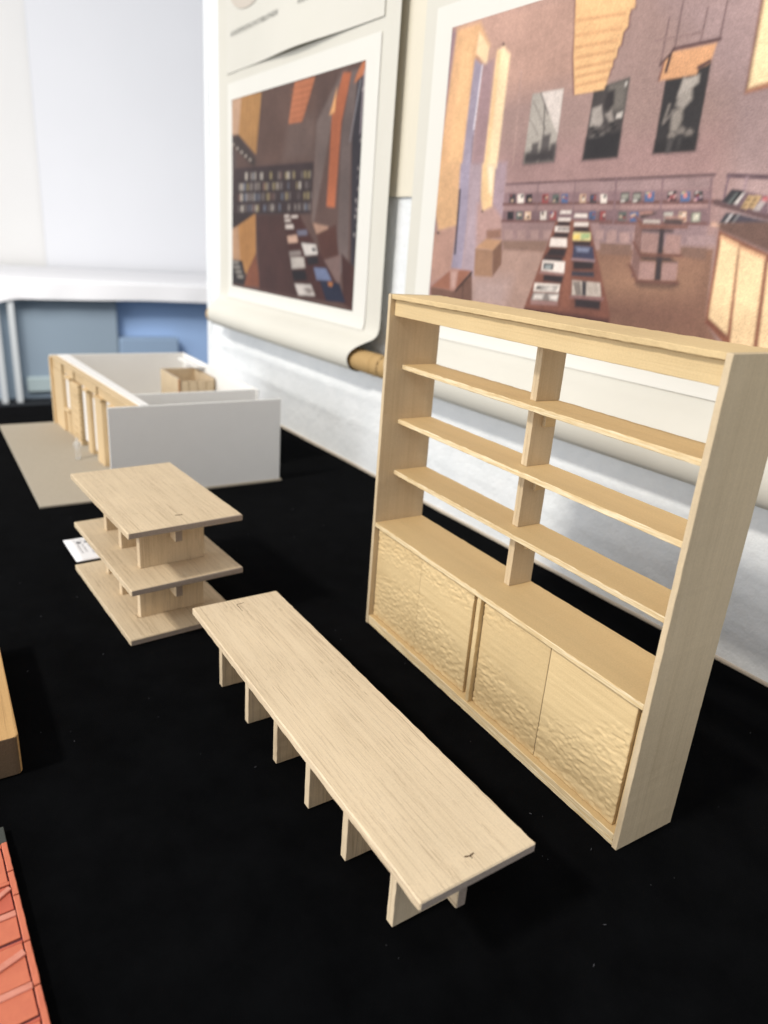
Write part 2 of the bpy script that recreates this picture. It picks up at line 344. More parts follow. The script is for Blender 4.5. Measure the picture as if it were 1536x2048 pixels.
(0,((0.247,0.398),(0.264,0.399),(0.266,0.373),(0.249,0.373)),(90,100,96),1.5,0),
(0,((0.256,0.381),(0.262,0.382),(0.262,0.375),(0.257,0.376)),(60,56,62),1.5,0),
(0,((0.251,0.392),(0.257,0.393),(0.257,0.386),(0.252,0.387)),(214,205,196),1.5,0),
(0,((0.256,0.391),(0.262,0.392),(0.261,0.385),(0.256,0.386)),(205,170,140),1.5,0),
(0,((0.27,0.398),(0.286,0.399),(0.288,0.374),(0.271,0.373)),(205,170,140),1.5,0),
(0,((0.277,0.384),(0.283,0.385),(0.283,0.378),(0.278,0.379)),(40,36,42),1.5,0),
(0,((0.277,0.383),(0.283,0.384),(0.283,0.377),(0.278,0.378)),(40,36,42),1.5,0),
(0,((0.272,0.392),(0.277,0.392),(0.277,0.385),(0.272,0.387)),(214,205,196),1.5,0),
(0,((0.31,0.398),(0.325,0.4),(0.327,0.375),(0.312,0.374)),(214,205,196),1.5,0),
(0,((0.313,0.398),(0.318,0.399),(0.318,0.392),(0.313,0.393)),(60,56,62),1.5,0),
(0,((0.315,0.392),(0.32,0.393),(0.32,0.386),(0.315,0.387)),(205,170,140),1.5,0),
(0,((0.314,0.394),(0.319,0.394),(0.319,0.388),(0.314,0.389)),(60,56,62),1.5,0),
(0,((0.334,0.399),(0.349,0.4),(0.351,0.375),(0.336,0.375)),(150,60,60),1.5,0),
(0,((0.338,0.395),(0.343,0.396),(0.344,0.389),(0.339,0.39)),(214,205,196),1.5,0),
(0,((0.335,0.398),(0.34,0.398),(0.34,0.392),(0.336,0.393)),(58,92,140),1.5,0),
(0,((0.337,0.387),(0.342,0.388),(0.342,0.381),(0.337,0.383)),(214,205,196),1.5,0),
(0,((0.424,0.399),(0.437,0.4),(0.439,0.377),(0.426,0.377)),(58,92,140),1.5,0),
(0,((0.43,0.391),(0.434,0.391),(0.435,0.385),(0.43,0.386)),(90,100,96),1.5,0),
(0,((0.428,0.383),(0.432,0.384),(0.433,0.378),(0.428,0.379)),(60,56,62),1.5,0),
(0,((0.431,0.395),(0.436,0.395),(0.436,0.389),(0.432,0.39)),(150,60,60),1.5,0),
(0,((0.445,0.399),(0.458,0.4),(0.46,0.377),(0.447,0.377)),(60,56,62),1.5,0),
(0,((0.45,0.396),(0.455,0.397),(0.455,0.391),(0.451,0.392)),(214,205,196),1.5,0),
(0,((0.447,0.393),(0.452,0.394),(0.452,0.387),(0.448,0.389)),(60,56,62),1.5,0),
(0,((0.447,0.392),(0.452,0.393),(0.452,0.387),(0.448,0.388)),(58,92,140),1.5,0),
(0,((0.483,0.45),(0.5,0.452),(0.502,0.426),(0.486,0.425)),(70,72,70),2,0),
(0,((0.485,0.446),(0.498,0.447),(0.499,0.435),(0.487,0.435)),(150,150,140),2,0),
(0,((0.486,0.432),(0.494,0.432),(0.494,0.426),(0.486,0.425)),(200,196,190),2,0),
(0,((0.507,0.45),(0.523,0.451),(0.525,0.426),(0.509,0.425)),(70,72,70),2,0),
(0,((0.509,0.446),(0.521,0.446),(0.522,0.435),(0.51,0.434)),(150,150,140),2,0),
(0,((0.509,0.431),(0.517,0.432),(0.518,0.426),(0.51,0.425)),(200,196,190),2,0),
(0,((0.53,0.451),(0.547,0.451),(0.549,0.426),(0.532,0.426)),(56,98,150),2,0),
(0,((0.536,0.447),(0.542,0.448),(0.543,0.436),(0.537,0.436)),(225,130,110),2,0),
(0,((0.532,0.449),(0.538,0.45),(0.537,0.447),(0.532,0.446)),(220,200,110),2,0),
(0,((0.594,0.449),(0.609,0.449),(0.612,0.426),(0.596,0.425)),(56,98,150),2,0),
(0,((0.599,0.445),(0.605,0.446),(0.606,0.434),(0.6,0.435)),(225,130,110),2,0),
(0,((0.596,0.448),(0.601,0.449),(0.601,0.445),(0.596,0.445)),(220,200,110),2,0),
(0,((0.571,0.451),(0.586,0.452),(0.589,0.427),(0.573,0.427)),(40,36,42),1.5,0),
(0,((0.581,0.437),(0.586,0.437),(0.586,0.431),(0.581,0.432)),(150,60,60),1.5,0),
(0,((0.572,0.451),(0.578,0.451),(0.578,0.444),(0.573,0.446)),(40,36,42),1.5,0),
(0,((0.573,0.448),(0.579,0.448),(0.579,0.442),(0.574,0.443)),(214,205,196),1.5,0),
(0,((0.576,0.445),(0.579,0.446),(0.579,0.442),(0.577,0.441)),(190,80,90),2,0),
(0,((0.574,0.432),(0.577,0.433),(0.577,0.429),(0.574,0.428)),(230,170,170),2,0),
(0,((0.583,0.442),(0.586,0.443),(0.586,0.439),(0.584,0.438)),(230,170,170),2,0),
(0,((0.577,0.448),(0.58,0.449),(0.58,0.445),(0.577,0.444)),(225,215,210),2,0),
(0,((0.583,0.439),(0.586,0.44),(0.586,0.436),(0.583,0.435)),(225,215,210),2,0),
(0,((0.576,0.437),(0.579,0.438),(0.579,0.434),(0.577,0.434)),(190,80,90),2,0),
(0,((0.581,0.44),(0.584,0.441),(0.585,0.436),(0.582,0.436)),(190,80,90),2,0),
(0,((0.616,0.45),(0.63,0.45),(0.634,0.426),(0.619,0.426)),(40,36,42),1.5,0),
(0,((0.62,0.443),(0.625,0.444),(0.625,0.437),(0.621,0.439)),(150,60,60),1.5,0),
(0,((0.619,0.434),(0.624,0.434),(0.624,0.428),(0.62,0.429)),(58,92,140),1.5,0),
(0,((0.622,0.449),(0.627,0.45),(0.627,0.443),(0.623,0.444)),(90,100,96),1.5,0),
(0,((0.62,0.431),(0.623,0.432),(0.623,0.428),(0.621,0.427)),(230,170,170),2,0),
(0,((0.628,0.436),(0.63,0.437),(0.631,0.433),(0.628,0.432)),(120,60,110),2,0),
(0,((0.625,0.435),(0.627,0.436),(0.627,0.432),(0.625,0.431)),(120,60,110),2,0),
(0,((0.619,0.449),(0.622,0.449),(0.622,0.445),(0.619,0.445)),(225,215,210),2,0),
(0,((0.619,0.433),(0.622,0.433),(0.622,0.429),(0.619,0.429)),(230,170,170),2,0),
(0,((0.623,0.434),(0.625,0.435),(0.626,0.431),(0.623,0.431)),(120,60,110),2,0),
(0,((0.627,0.438),(0.63,0.439),(0.63,0.435),(0.628,0.435)),(225,215,210),2,0),
(0,((0.485,0.399),(0.501,0.4),(0.503,0.376),(0.488,0.375)),(90,100,96),1.5,0),
(0,((0.488,0.389),(0.493,0.389),(0.494,0.383),(0.489,0.384)),(205,170,140),1.5,0),
(0,((0.495,0.386),(0.501,0.387),(0.501,0.38),(0.496,0.381)),(150,60,60),1.5,0),
(0,((0.495,0.392),(0.5,0.392),(0.5,0.386),(0.495,0.387)),(60,56,62),1.5,0),
(0,((0.508,0.398),(0.524,0.399),(0.527,0.374),(0.511,0.373)),(58,92,140),1.5,0),
(0,((0.51,0.388),(0.515,0.388),(0.515,0.382),(0.51,0.383)),(150,60,60),1.5,0),
(0,((0.514,0.394),(0.52,0.394),(0.52,0.388),(0.515,0.389)),(205,170,140),1.5,0),
(0,((0.51,0.392),(0.516,0.392),(0.516,0.386),(0.511,0.387)),(205,170,140),1.5,0),
(0,((0.447,0.4),(0.458,0.401),(0.461,0.376),(0.449,0.376)),(150,60,60),1.5,0),
(0,((0.455,0.385),(0.459,0.385),(0.459,0.379),(0.455,0.38)),(40,36,42),1.5,0),
(0,((0.454,0.386),(0.458,0.387),(0.458,0.38),(0.455,0.381)),(60,56,62),1.5,0),
(0,((0.454,0.392),(0.458,0.393),(0.458,0.386),(0.455,0.388)),(214,205,196),1.5,0),
(0,((0.571,0.398),(0.587,0.399),(0.589,0.376),(0.574,0.376)),(170,168,160),2,0),
(0,((0.597,0.4),(0.61,0.4),(0.613,0.376),(0.6,0.376)),(205,170,140),1.5,0),
(0,((0.604,0.394),(0.609,0.395),(0.609,0.388),(0.605,0.39)),(214,205,196),1.5,0),
(0,((0.605,0.385),(0.61,0.386),(0.61,0.379),(0.606,0.381)),(150,60,60),1.5,0),
(0,((0.598,0.398),(0.603,0.398),(0.603,0.392),(0.599,0.393)),(90,100,96),1.5,0),
(0,((0.619,0.398),(0.634,0.399),(0.636,0.376),(0.621,0.375)),(120,128,112),2,0),
(0,((0.622,0.395),(0.632,0.396),(0.633,0.379),(0.624,0.378)),(190,188,170),2,0),
(0,((0.676,0.454),(0.731,0.436),(0.737,0.394),(0.663,0.423)),(110,86,96),3,0),
(0,((0.675,0.453),(0.695,0.449),(0.682,0.417),(0.664,0.424)),(52,50,56),2,0),
(0,((0.682,0.444),(0.686,0.444),(0.678,0.418),(0.673,0.42)),(96,104,104),2,0),
(0,((0.687,0.444),(0.691,0.444),(0.683,0.418),(0.678,0.42)),(20,20,24),2,0),
(0,((0.693,0.444),(0.696,0.444),(0.688,0.418),(0.683,0.42)),(210,206,204),2,0),
(0,((0.702,0.438),(0.711,0.436),(0.704,0.407),(0.695,0.411)),(206,170,110),2,0),
(0,((0.702,0.434),(0.708,0.433),(0.707,0.431),(0.701,0.431)),(48,34,34),2,0),
(0,((0.7,0.429),(0.707,0.428),(0.706,0.426),(0.7,0.427)),(48,34,34),2,0),
(0,((0.699,0.424),(0.705,0.423),(0.705,0.421),(0.698,0.422)),(48,34,34),2,0),
(0,((0.698,0.419),(0.704,0.418),(0.703,0.416),(0.697,0.417)),(48,34,34),2,0),
(0,((0.696,0.414),(0.703,0.413),(0.702,0.411),(0.696,0.412)),(48,34,34),2,0),
(0,((0.712,0.438),(0.721,0.436),(0.714,0.407),(0.705,0.411)),(206,170,110),2,0),
(0,((0.712,0.434),(0.718,0.433),(0.717,0.431),(0.711,0.431)),(48,34,34),2,0),
(0,((0.71,0.429),(0.716,0.428),(0.716,0.426),(0.71,0.426)),(48,34,34),2,0),
(0,((0.709,0.424),(0.715,0.423),(0.715,0.421),(0.708,0.421)),(48,34,34),2,0),
(0,((0.708,0.419),(0.714,0.418),(0.713,0.416),(0.707,0.417)),(48,34,34),2,0),
(0,((0.706,0.414),(0.712,0.413),(0.712,0.411),(0.706,0.412)),(48,34,34),2,0),
(0,((0.724,0.432),(0.731,0.431),(0.723,0.402),(0.713,0.405)),(170,160,160),2,0),
(0,((0.724,0.434),(0.73,0.433),(0.731,0.425),(0.724,0.426)),(200,70,80),3,0),
(0,((0.674,0.399),(0.697,0.395),(0.739,0.38),(0.74,0.37),(0.666,0.373)),(72,66,80),3,0),
(0,((0.677,0.396),(0.68,0.396),(0.672,0.373),(0.669,0.374)),(60,64,66),2,0),
(0,((0.682,0.396),(0.686,0.396),(0.678,0.373),(0.675,0.374)),(190,188,190),2,0),
(0,((0.688,0.396),(0.691,0.396),(0.684,0.373),(0.68,0.374)),(24,24,28),2,0),
(0,((0.693,0.396),(0.697,0.396),(0.689,0.373),(0.686,0.375)),(120,120,124),2,0),
(0,((0.351,0.373),(0.427,0.373),(0.495,0.146),(0.504,0.113),(0.508,0.072),(0.303,0.069),(0.301,0.096)),(122,72,56),3,0),
(0,((0.374,0.372),(0.391,0.372),(0.414,0.115),(0.393,0.111)),(140,84,62),8,0),
(0,((0.301,0.096),(0.503,0.102),(0.508,0.072),(0.303,0.069)),(86,50,44),4,0),
(0,((0.422,0.147),(0.479,0.152),(0.481,0.123),(0.425,0.121)),(48,38,42),4,0),
(0,((0.34,0.209),(0.389,0.211),(0.387,0.188),(0.34,0.188)),(48,38,42),4,0),
(0,((0.405,0.257),(0.452,0.261),(0.452,0.236),(0.408,0.232)),(48,38,42),4,0),
(0,((0.348,0.291),(0.387,0.292),(0.384,0.267),(0.337,0.265)),(48,38,42),4,0),
(0,((0.397,0.314),(0.437,0.316),(0.439,0.302),(0.4,0.301)),(48,38,42),4,0),
(0,((0.353,0.338),(0.386,0.338),(0.385,0.323),(0.349,0.323)),(48,38,42),4,0),
(0,((0.358,0.371),(0.385,0.37),(0.385,0.357),(0.354,0.357)),(48,38,42),4,0),
(0,((0.396,0.355),(0.428,0.356),(0.431,0.342),(0.396,0.342)),(48,38,42),4,0),
(0,((0.336,0.265),(0.381,0.267),(0.379,0.251),(0.333,0.252)),(48,38,42),4,0),
(0,((0.359,0.402),(0.384,0.402),(0.384,0.393),(0.358,0.392)),(222,212,206),2,0),
(0,((0.356,0.381),(0.385,0.381),(0.385,0.372),(0.356,0.371)),(222,212,206),2,0),
(0,((0.351,0.356),(0.385,0.355),(0.386,0.34),(0.352,0.34)),(222,212,206),2,0),
(0,((0.345,0.321),(0.383,0.321),(0.386,0.296),(0.344,0.295)),(222,212,206),2,0),
(0,((0.332,0.252),(0.387,0.252),(0.388,0.218),(0.332,0.22)),(222,212,206),2,0),
(0,((0.32,0.179),(0.383,0.183),(0.382,0.159),(0.32,0.153)),(230,222,214),2,0),
(0,((0.319,0.149),(0.384,0.156),(0.383,0.13),(0.316,0.124)),(120,112,108),2,0),
(0,((0.393,0.393),(0.42,0.393),(0.422,0.382),(0.392,0.383)),(222,212,206),2,0),
(0,((0.394,0.368),(0.426,0.369),(0.427,0.358),(0.395,0.357)),(222,212,206),2,0),
(0,((0.396,0.34),(0.434,0.34),(0.437,0.318),(0.397,0.317)),(206,196,130),2,0),
(0,((0.401,0.302),(0.444,0.301),(0.452,0.262),(0.402,0.265)),(58,60,88),2,0),
(0,((0.405,0.226),(0.455,0.23),(0.457,0.215),(0.407,0.213)),(56,54,66),2,0),
(0,((0.41,0.2),(0.472,0.2),(0.479,0.161),(0.414,0.155)),(196,184,174),2,0),
(0,((0.316,0.124),(0.383,0.13),(0.384,0.118),(0.317,0.11)),(150,112,108),3,0),
(0,((0.336,0.244),(0.361,0.245),(0.361,0.225),(0.336,0.225)),(60,66,72),2,0),
(0,((0.341,0.237),(0.356,0.238),(0.355,0.227),(0.341,0.227)),(150,160,162),4,0),
(0,((0.327,0.172),(0.379,0.177),(0.374,0.162),(0.324,0.159)),(70,66,66),4,0),
(0,((0.338,0.167),(0.363,0.173),(0.376,0.169),(0.361,0.162)),(225,218,212),4,0),
(0,((0.324,0.143),(0.347,0.148),(0.345,0.132),(0.321,0.128)),(210,202,196),5,0),
(0,((0.36,0.146),(0.382,0.15),(0.381,0.133),(0.364,0.135)),(220,212,206),5,0),
(0,((0.432,0.201),(0.442,0.2),(0.446,0.158),(0.437,0.158)),(56,52,58),2,0),
(1,((0.414,0.194),(0.424,0.159)),(120,110,104),1,2),
(1,((0.416,0.195),(0.426,0.159)),(120,110,104),1,2),
(1,((0.419,0.195),(0.428,0.159)),(120,110,104),1,2),
(1,((0.422,0.195),(0.43,0.16)),(120,110,104),1,2),
(1,((0.424,0.196),(0.432,0.16)),(120,110,104),1,2),
(1,((0.427,0.196),(0.434,0.16)),(120,110,104),1,2),
(1,((0.446,0.193),(0.455,0.166)),(150,138,128),1,2),
(1,((0.452,0.194),(0.46,0.166)),(150,138,128),1,2),
(1,((0.458,0.195),(0.466,0.167)),(150,138,128),1,2),
(1,((0.463,0.195),(0.471,0.168)),(150,138,128),1,2),
(0,((0.411,0.154),(0.485,0.159),(0.484,0.151),(0.41,0.146)),(140,100,100),3,0),
(0,((0.329,0.217),(0.388,0.216),(0.387,0.21),(0.328,0.211)),(150,112,108),3,0),
(0,((0.401,0.264),(0.453,0.264),(0.453,0.258),(0.401,0.259)),(160,132,140),3,0),
(0,((0.396,0.331),(0.411,0.335),(0.412,0.319),(0.398,0.32)),(232,200,80),3,0),
(0,((0.414,0.336),(0.433,0.338),(0.433,0.325),(0.416,0.321)),(150,180,120),3,0),
(0,((0.407,0.297),(0.437,0.296),(0.435,0.286),(0.411,0.286)),(120,130,160),5,0),
(0,((0.359,0.351),(0.363,0.351),(0.363,0.345),(0.359,0.345)),(60,52,56),3,0),
(0,((0.364,0.352),(0.368,0.351),(0.368,0.345),(0.365,0.345)),(60,52,56),3,0),
(0,((0.37,0.352),(0.374,0.352),(0.374,0.345),(0.37,0.345)),(60,52,56),3,0),
(0,((0.375,0.352),(0.379,0.352),(0.379,0.345),(0.376,0.345)),(60,52,56),3,0),
(0,((0.381,0.352),(0.385,0.352),(0.385,0.346),(0.381,0.345)),(60,52,56),3,0),
(0,((0.524,0.367),(0.534,0.368),(0.547,0.221),(0.528,0.257)),(146,114,112),4,0),
(1,((0.525,0.363),(0.535,0.228)),(120,86,80),1,4),
(1,((0.53,0.363),(0.54,0.229)),(120,86,80),1,4),
(1,((0.534,0.363),(0.545,0.229)),(120,86,80),1,4),
(0,((0.539,0.346),(0.57,0.343),(0.574,0.293),(0.544,0.294)),(158,122,116),3,0),
(0,((0.583,0.343),(0.609,0.341),(0.613,0.294),(0.585,0.293)),(158,122,116),3,0),
(0,((0.544,0.269),(0.573,0.27),(0.577,0.222),(0.547,0.22)),(158,122,116),3,0),
(0,((0.585,0.269),(0.613,0.274),(0.616,0.227),(0.589,0.221)),(158,122,116),3,0),
(0,((0.536,0.357),(0.594,0.357),(0.594,0.347),(0.538,0.348)),(64,50,52),5,0),
(0,((0.543,0.282),(0.597,0.285),(0.612,0.272),(0.583,0.273),(0.547,0.273)),(62,48,50),5,0),
(0,((0.569,0.36),(0.578,0.359),(0.589,0.221),(0.577,0.221)),(56,46,50),3,0),
(0,((0.515,0.39),(0.522,0.39),(0.536,0.368),(0.617,0.366),(0.618,0.359),(0.536,0.356)),(118,74,60),3,0),
(0,((0.52,0.323),(0.527,0.322),(0.543,0.291),(0.618,0.294),(0.619,0.287),(0.541,0.282)),(112,70,60),3,0),
(0,((0.521,0.261),(0.528,0.26),(0.547,0.22),(0.615,0.225),(0.617,0.23),(0.623,0.219),(0.621,0.215),(0.544,0.209)),(112,70,58),3,0),
(0,((0.544,0.209),(0.621,0.215),(0.612,0.206),(0.552,0.201)),(76,54,48),8,0),
(0,((0.526,0.4),(0.55,0.402),(0.558,0.394),(0.531,0.382)),(70,56,56),3,0),
(0,((0.526,0.4),(0.55,0.402),(0.551,0.395),(0.527,0.392)),(164,118,108),3,0),
(0,((0.537,0.379),(0.566,0.378),(0.568,0.371),(0.537,0.371)),(190,180,172),3,0),
(0,((0.573,0.388),(0.608,0.381),(0.606,0.368),(0.576,0.37)),(76,60,60),3,0),
(0,((0.573,0.389),(0.595,0.39),(0.608,0.382),(0.576,0.382)),(160,120,110),3,0),
(0,((0.667,0.37),(0.674,0.375),(0.792,0.381),(0.807,0.277),(0.669,0.357)),(104,76,66),4,0),
(0,((0.669,0.357),(0.808,0.272),(0.837,0.083),(0.72,0.078),(0.701,0.101),(0.679,0.13)),(138,82,54),3,0),
(0,((0.675,0.344),(0.704,0.325),(0.718,0.102),(0.683,0.139)),(240,206,152),3,0),
(0,((0.707,0.32),(0.746,0.299),(0.761,0.075),(0.726,0.079)),(240,206,152),3,0),
(0,((0.753,0.288),(0.789,0.267),(0.809,0.075),(0.769,0.063)),(240,206,152),3,0),
(0,((0.674,0.344),(0.703,0.325),(0.704,0.317),(0.674,0.336)),(214,160,116),4,0),
(0,((0.707,0.322),(0.746,0.3),(0.747,0.292),(0.708,0.314)),(214,160,116),4,0),
(0,((0.682,0.142),(0.718,0.105),(0.719,0.094),(0.679,0.127)),(126,70,50),4,0),
(0,((0.657,0.889),(0.733,0.878),(0.763,0.684),(0.663,0.668)),(122,74,52),4,0),
(0,((0.662,0.887),(0.733,0.878),(0.76,0.702),(0.667,0.675)),(250,222,165),5,0),
(0,((0.667,0.675),(0.76,0.702),(0.762,0.69),(0.665,0.667)),(176,112,74),6,0),
(0,((0.317,1.017),(0.459,0.972),(0.451,0.931),(0.453,0.91),(0.446,0.909),(0.445,0.894),(0.446,0.867),(0.439,0.857),(0.438,0.827),(0.432,0.822),(0.432,0.798),(0.427,0.794),(0.427,0.776),(0.424,0.772),(0.423,0.755),(0.42,0.752),(0.419,0.722),(0.349,0.722),(0.342,0.769),(0.334,0.825),(0.329,0.895)),(118,80,78),3,0),
(0,((0.321,1.018),(0.456,0.975),(0.448,0.934),(0.45,0.913),(0.443,0.912),(0.441,0.897),(0.442,0.871),(0.435,0.86),(0.434,0.83),(0.429,0.825),(0.429,0.801),(0.423,0.797),(0.424,0.779),(0.42,0.775),(0.419,0.758),(0.416,0.755),(0.415,0.725),(0.353,0.724),(0.346,0.77),(0.338,0.826),(0.332,0.896)),(230,180,116),3,0),
(1,((0.331,0.919),(0.432,0.905)),(208,152,96),3,3),
(1,((0.336,0.88),(0.429,0.871)),(208,152,96),3,3),
(1,((0.339,0.849),(0.426,0.843)),(208,152,96),3,3),
(1,((0.343,0.821),(0.423,0.819)),(208,152,96),3,3),
(1,((0.346,0.793),(0.421,0.794)),(208,152,96),3,3),
(1,((0.349,0.77),(0.419,0.773)),(208,152,96),3,3),
(1,((0.352,0.746),(0.416,0.751)),(208,152,96),3,3),
(0,((0.343,0.817),(0.421,0.812),(0.417,0.729),(0.354,0.728)),(236,188,122),6,0),
(0,((0.251,0.745),(0.325,0.744),(0.326,0.545),(0.25,0.543)),(166,160,152),1,0),
(0,((0.272,0.744),(0.325,0.744),(0.326,0.622),(0.318,0.636),(0.298,0.685)),(212,202,196),3,0),
(1,((0.255,0.725),(0.296,0.636)),(96,90,88),1,1),
(1,((0.251,0.675),(0.278,0.625)),(96,90,88),1,1),
(1,((0.285,0.709),(0.298,0.555)),(60,56,56),1,2),
(1,((0.272,0.744),(0.296,0.681)),(84,78,78),1,2),
(0,((0.266,0.601),(0.283,0.605),(0.283,0.544),(0.266,0.543)),(92,86,86),5,0),
(0,((0.289,0.621),(0.31,0.626),(0.31,0.545),(0.289,0.544)),(92,86,86),5,0),
(0,((0.313,0.596),(0.326,0.6),(0.326,0.545),(0.313,0.545)),(92,86,86),5,0),
(0,((0.254,0.574),(0.27,0.578),(0.27,0.543),(0.254,0.543)),(92,86,86),5,0),
(0,((0.25,0.572),(0.326,0.586),(0.326,0.545),(0.25,0.543)),(64,58,60),10,0),
(0,((0.407,0.732),(0.463,0.745),(0.464,0.544),(0.391,0.542),(0.393,0.724)),(64,58,58),1,0),
(0,((0.425,0.736),(0.461,0.741),(0.462,0.666),(0.428,0.663)),(112,106,100),10,0),
(0,((0.396,0.679),(0.414,0.685),(0.423,0.643),(0.418,0.627),(0.396,0.629)),(160,152,146),4,0),
(0,((0.421,0.716),(0.437,0.722),(0.44,0.683),(0.428,0.663),(0.42,0.678)),(48,42,44),5,0),
(0,((0.425,0.659),(0.437,0.667),(0.445,0.64),(0.436,0.638)),(150,142,136),4,0),
(0,((0.442,0.623),(0.452,0.628),(0.45,0.618),(0.442,0.619)),(30,28,30),3,0),
(0,((0.42,0.611),(0.43,0.616),(0.429,0.606),(0.42,0.608)),(30,28,30),3,0),
(0,((0.399,0.605),(0.41,0.61),(0.408,0.6),(0.399,0.601)),(130,124,120),3,0),
(0,((0.433,0.606),(0.443,0.61),(0.441,0.6),(0.433,0.602)),(30,28,30),3,0),
(0,((0.42,0.609),(0.43,0.614),(0.429,0.603),(0.42,0.605)),(130,124,120),3,0),
(0,((0.417,0.628),(0.428,0.632),(0.426,0.622),(0.417,0.624)),(90,84,82),3,0),
(0,((0.404,0.617),(0.415,0.622),(0.413,0.612),(0.404,0.613)),(30,28,30),3,0),
(0,((0.411,0.603),(0.421,0.608),(0.42,0.598),(0.411,0.599)),(130,124,120),3,0),
(0,((0.437,0.634),(0.447,0.638),(0.445,0.628),(0.437,0.63)),(30,28,30),3,0),
(0,((0.403,0.628),(0.413,0.633),(0.412,0.623),(0.403,0.624)),(90,84,82),3,0),
(0,((0.431,0.618),(0.441,0.622),(0.439,0.612),(0.431,0.614)),(90,84,82),3,0),
(0,((0.41,0.607),(0.42,0.611),(0.419,0.601),(0.41,0.603)),(30,28,30),3,0),
(0,((0.409,0.627),(0.419,0.631),(0.418,0.621),(0.409,0.623)),(90,84,82),3,0),
(0,((0.396,0.629),(0.406,0.634),(0.405,0.624),(0.396,0.625)),(30,28,30),3,0),
(0,((0.448,0.657),(0.46,0.662),(0.46,0.646),(0.448,0.645)),(190,184,178),2,0),
(0,((0.392,0.601),(0.463,0.613),(0.464,0.544),(0.391,0.542)),(40,37,40),8,0),
(0,((0.456,0.734),(0.459,0.735),(0.458,0.725),(0.456,0.724)),(230,226,220),2,0),
(0,((0.53,0.725),(0.602,0.748),(0.604,0.547),(0.531,0.547)),(50,46,48),1,0),
(0,((0.561,0.724),(0.568,0.719),(0.587,0.724),(0.588,0.705),(0.567,0.685),(0.556,0.678)),(176,168,160),4,0),
(0,((0.56,0.691),(0.579,0.695),(0.582,0.669),(0.569,0.647),(0.556,0.66)),(166,158,150),5,0),
(0,((0.552,0.648),(0.569,0.651),(0.572,0.625),(0.567,0.597),(0.555,0.596),(0.553,0.626)),(146,138,130),5,0),
(1,((0.54,0.621),(0.545,0.662)),(130,122,116),3,3),
(1,((0.54,0.621),(0.555,0.645)),(120,112,108),3,3),
(0,((0.552,0.589),(0.559,0.599),(0.567,0.59),(0.565,0.582),(0.554,0.581)),(132,124,118),4,0),
(0,((0.567,0.597),(0.574,0.608),(0.581,0.599),(0.579,0.591),(0.569,0.59)),(132,124,118),4,0),
(0,((0.581,0.591),(0.588,0.601),(0.595,0.592),(0.593,0.584),(0.583,0.583)),(132,124,118),4,0),
(0,((0.531,0.576),(0.604,0.584),(0.604,0.547),(0.531,0.547)),(42,38,40),8,0),
(0,((0.554,0.577),(0.563,0.578),(0.561,0.547),(0.554,0.547)),(74,70,70),6,0),
(0,((0.572,0.58),(0.577,0.581),(0.576,0.557),(0.572,0.557)),(70,66,66),6,0),
(0,((0.321,1.018),(0.456,0.975),(0.448,0.934),(0.45,0.913),(0.443,0.912),(0.441,0.897),(0.442,0.871),(0.435,0.86),(0.434,0.83),(0.429,0.825),(0.429,0.801),(0.423,0.797),(0.424,0.779),(0.42,0.775),(0.419,0.758),(0.416,0.755),(0.415,0.725),(0.353,0.724),(0.346,0.77),(0.338,0.826),(0.332,0.896)),(230,180,116),2,0),
(1,((0.331,0.919),(0.432,0.905)),(206,150,94),3,3),
(1,((0.336,0.88),(0.429,0.871)),(206,150,94),3,3),
(1,((0.339,0.849),(0.426,0.843)),(206,150,94),3,3),
(1,((0.343,0.821),(0.423,0.819)),(206,150,94),3,3),
(1,((0.346,0.793),(0.421,0.794)),(206,150,94),3,3),
(1,((0.349,0.77),(0.419,0.773)),(206,150,94),3,3),
(1,((0.352,0.746),(0.416,0.751)),(206,150,94),3,3),
(0,((0.53,0.787),(0.605,0.788),(0.601,0.747),(0.595,0.742),(0.583,0.739),(0.582,0.725),(0.518,0.724),(0.52,0.766)),(222,160,104),3,0),
(1,((0.534,0.793),(0.609,0.795)),(96,64,66),1,4),
(1,((0.536,0.901),(0.536,0.793)),(110,82,84),1,2),
(1,((0.517,0.868),(0.516,0.76)),(110,82,84),1,2),
(1,((0.579,0.871),(0.578,0.801)),(116,88,88),1,2),
(1,((0.608,0.876),(0.608,0.798)),(110,82,84),1,2),
(1,((0.535,0.791),(0.515,0.761)),(84,56,58),1,3),
(1,((0.531,0.781),(0.528,0.744)),(60,42,48),1,4),
(1,((0.599,0.75),(0.582,0.74)),(90,60,60),1,4),
(1,((0.518,0.726),(0.521,0.763)),(130,86,78),1,3),
(1,((0.497,0.822),(0.579,0.818)),(146,116,114),1,2),
]
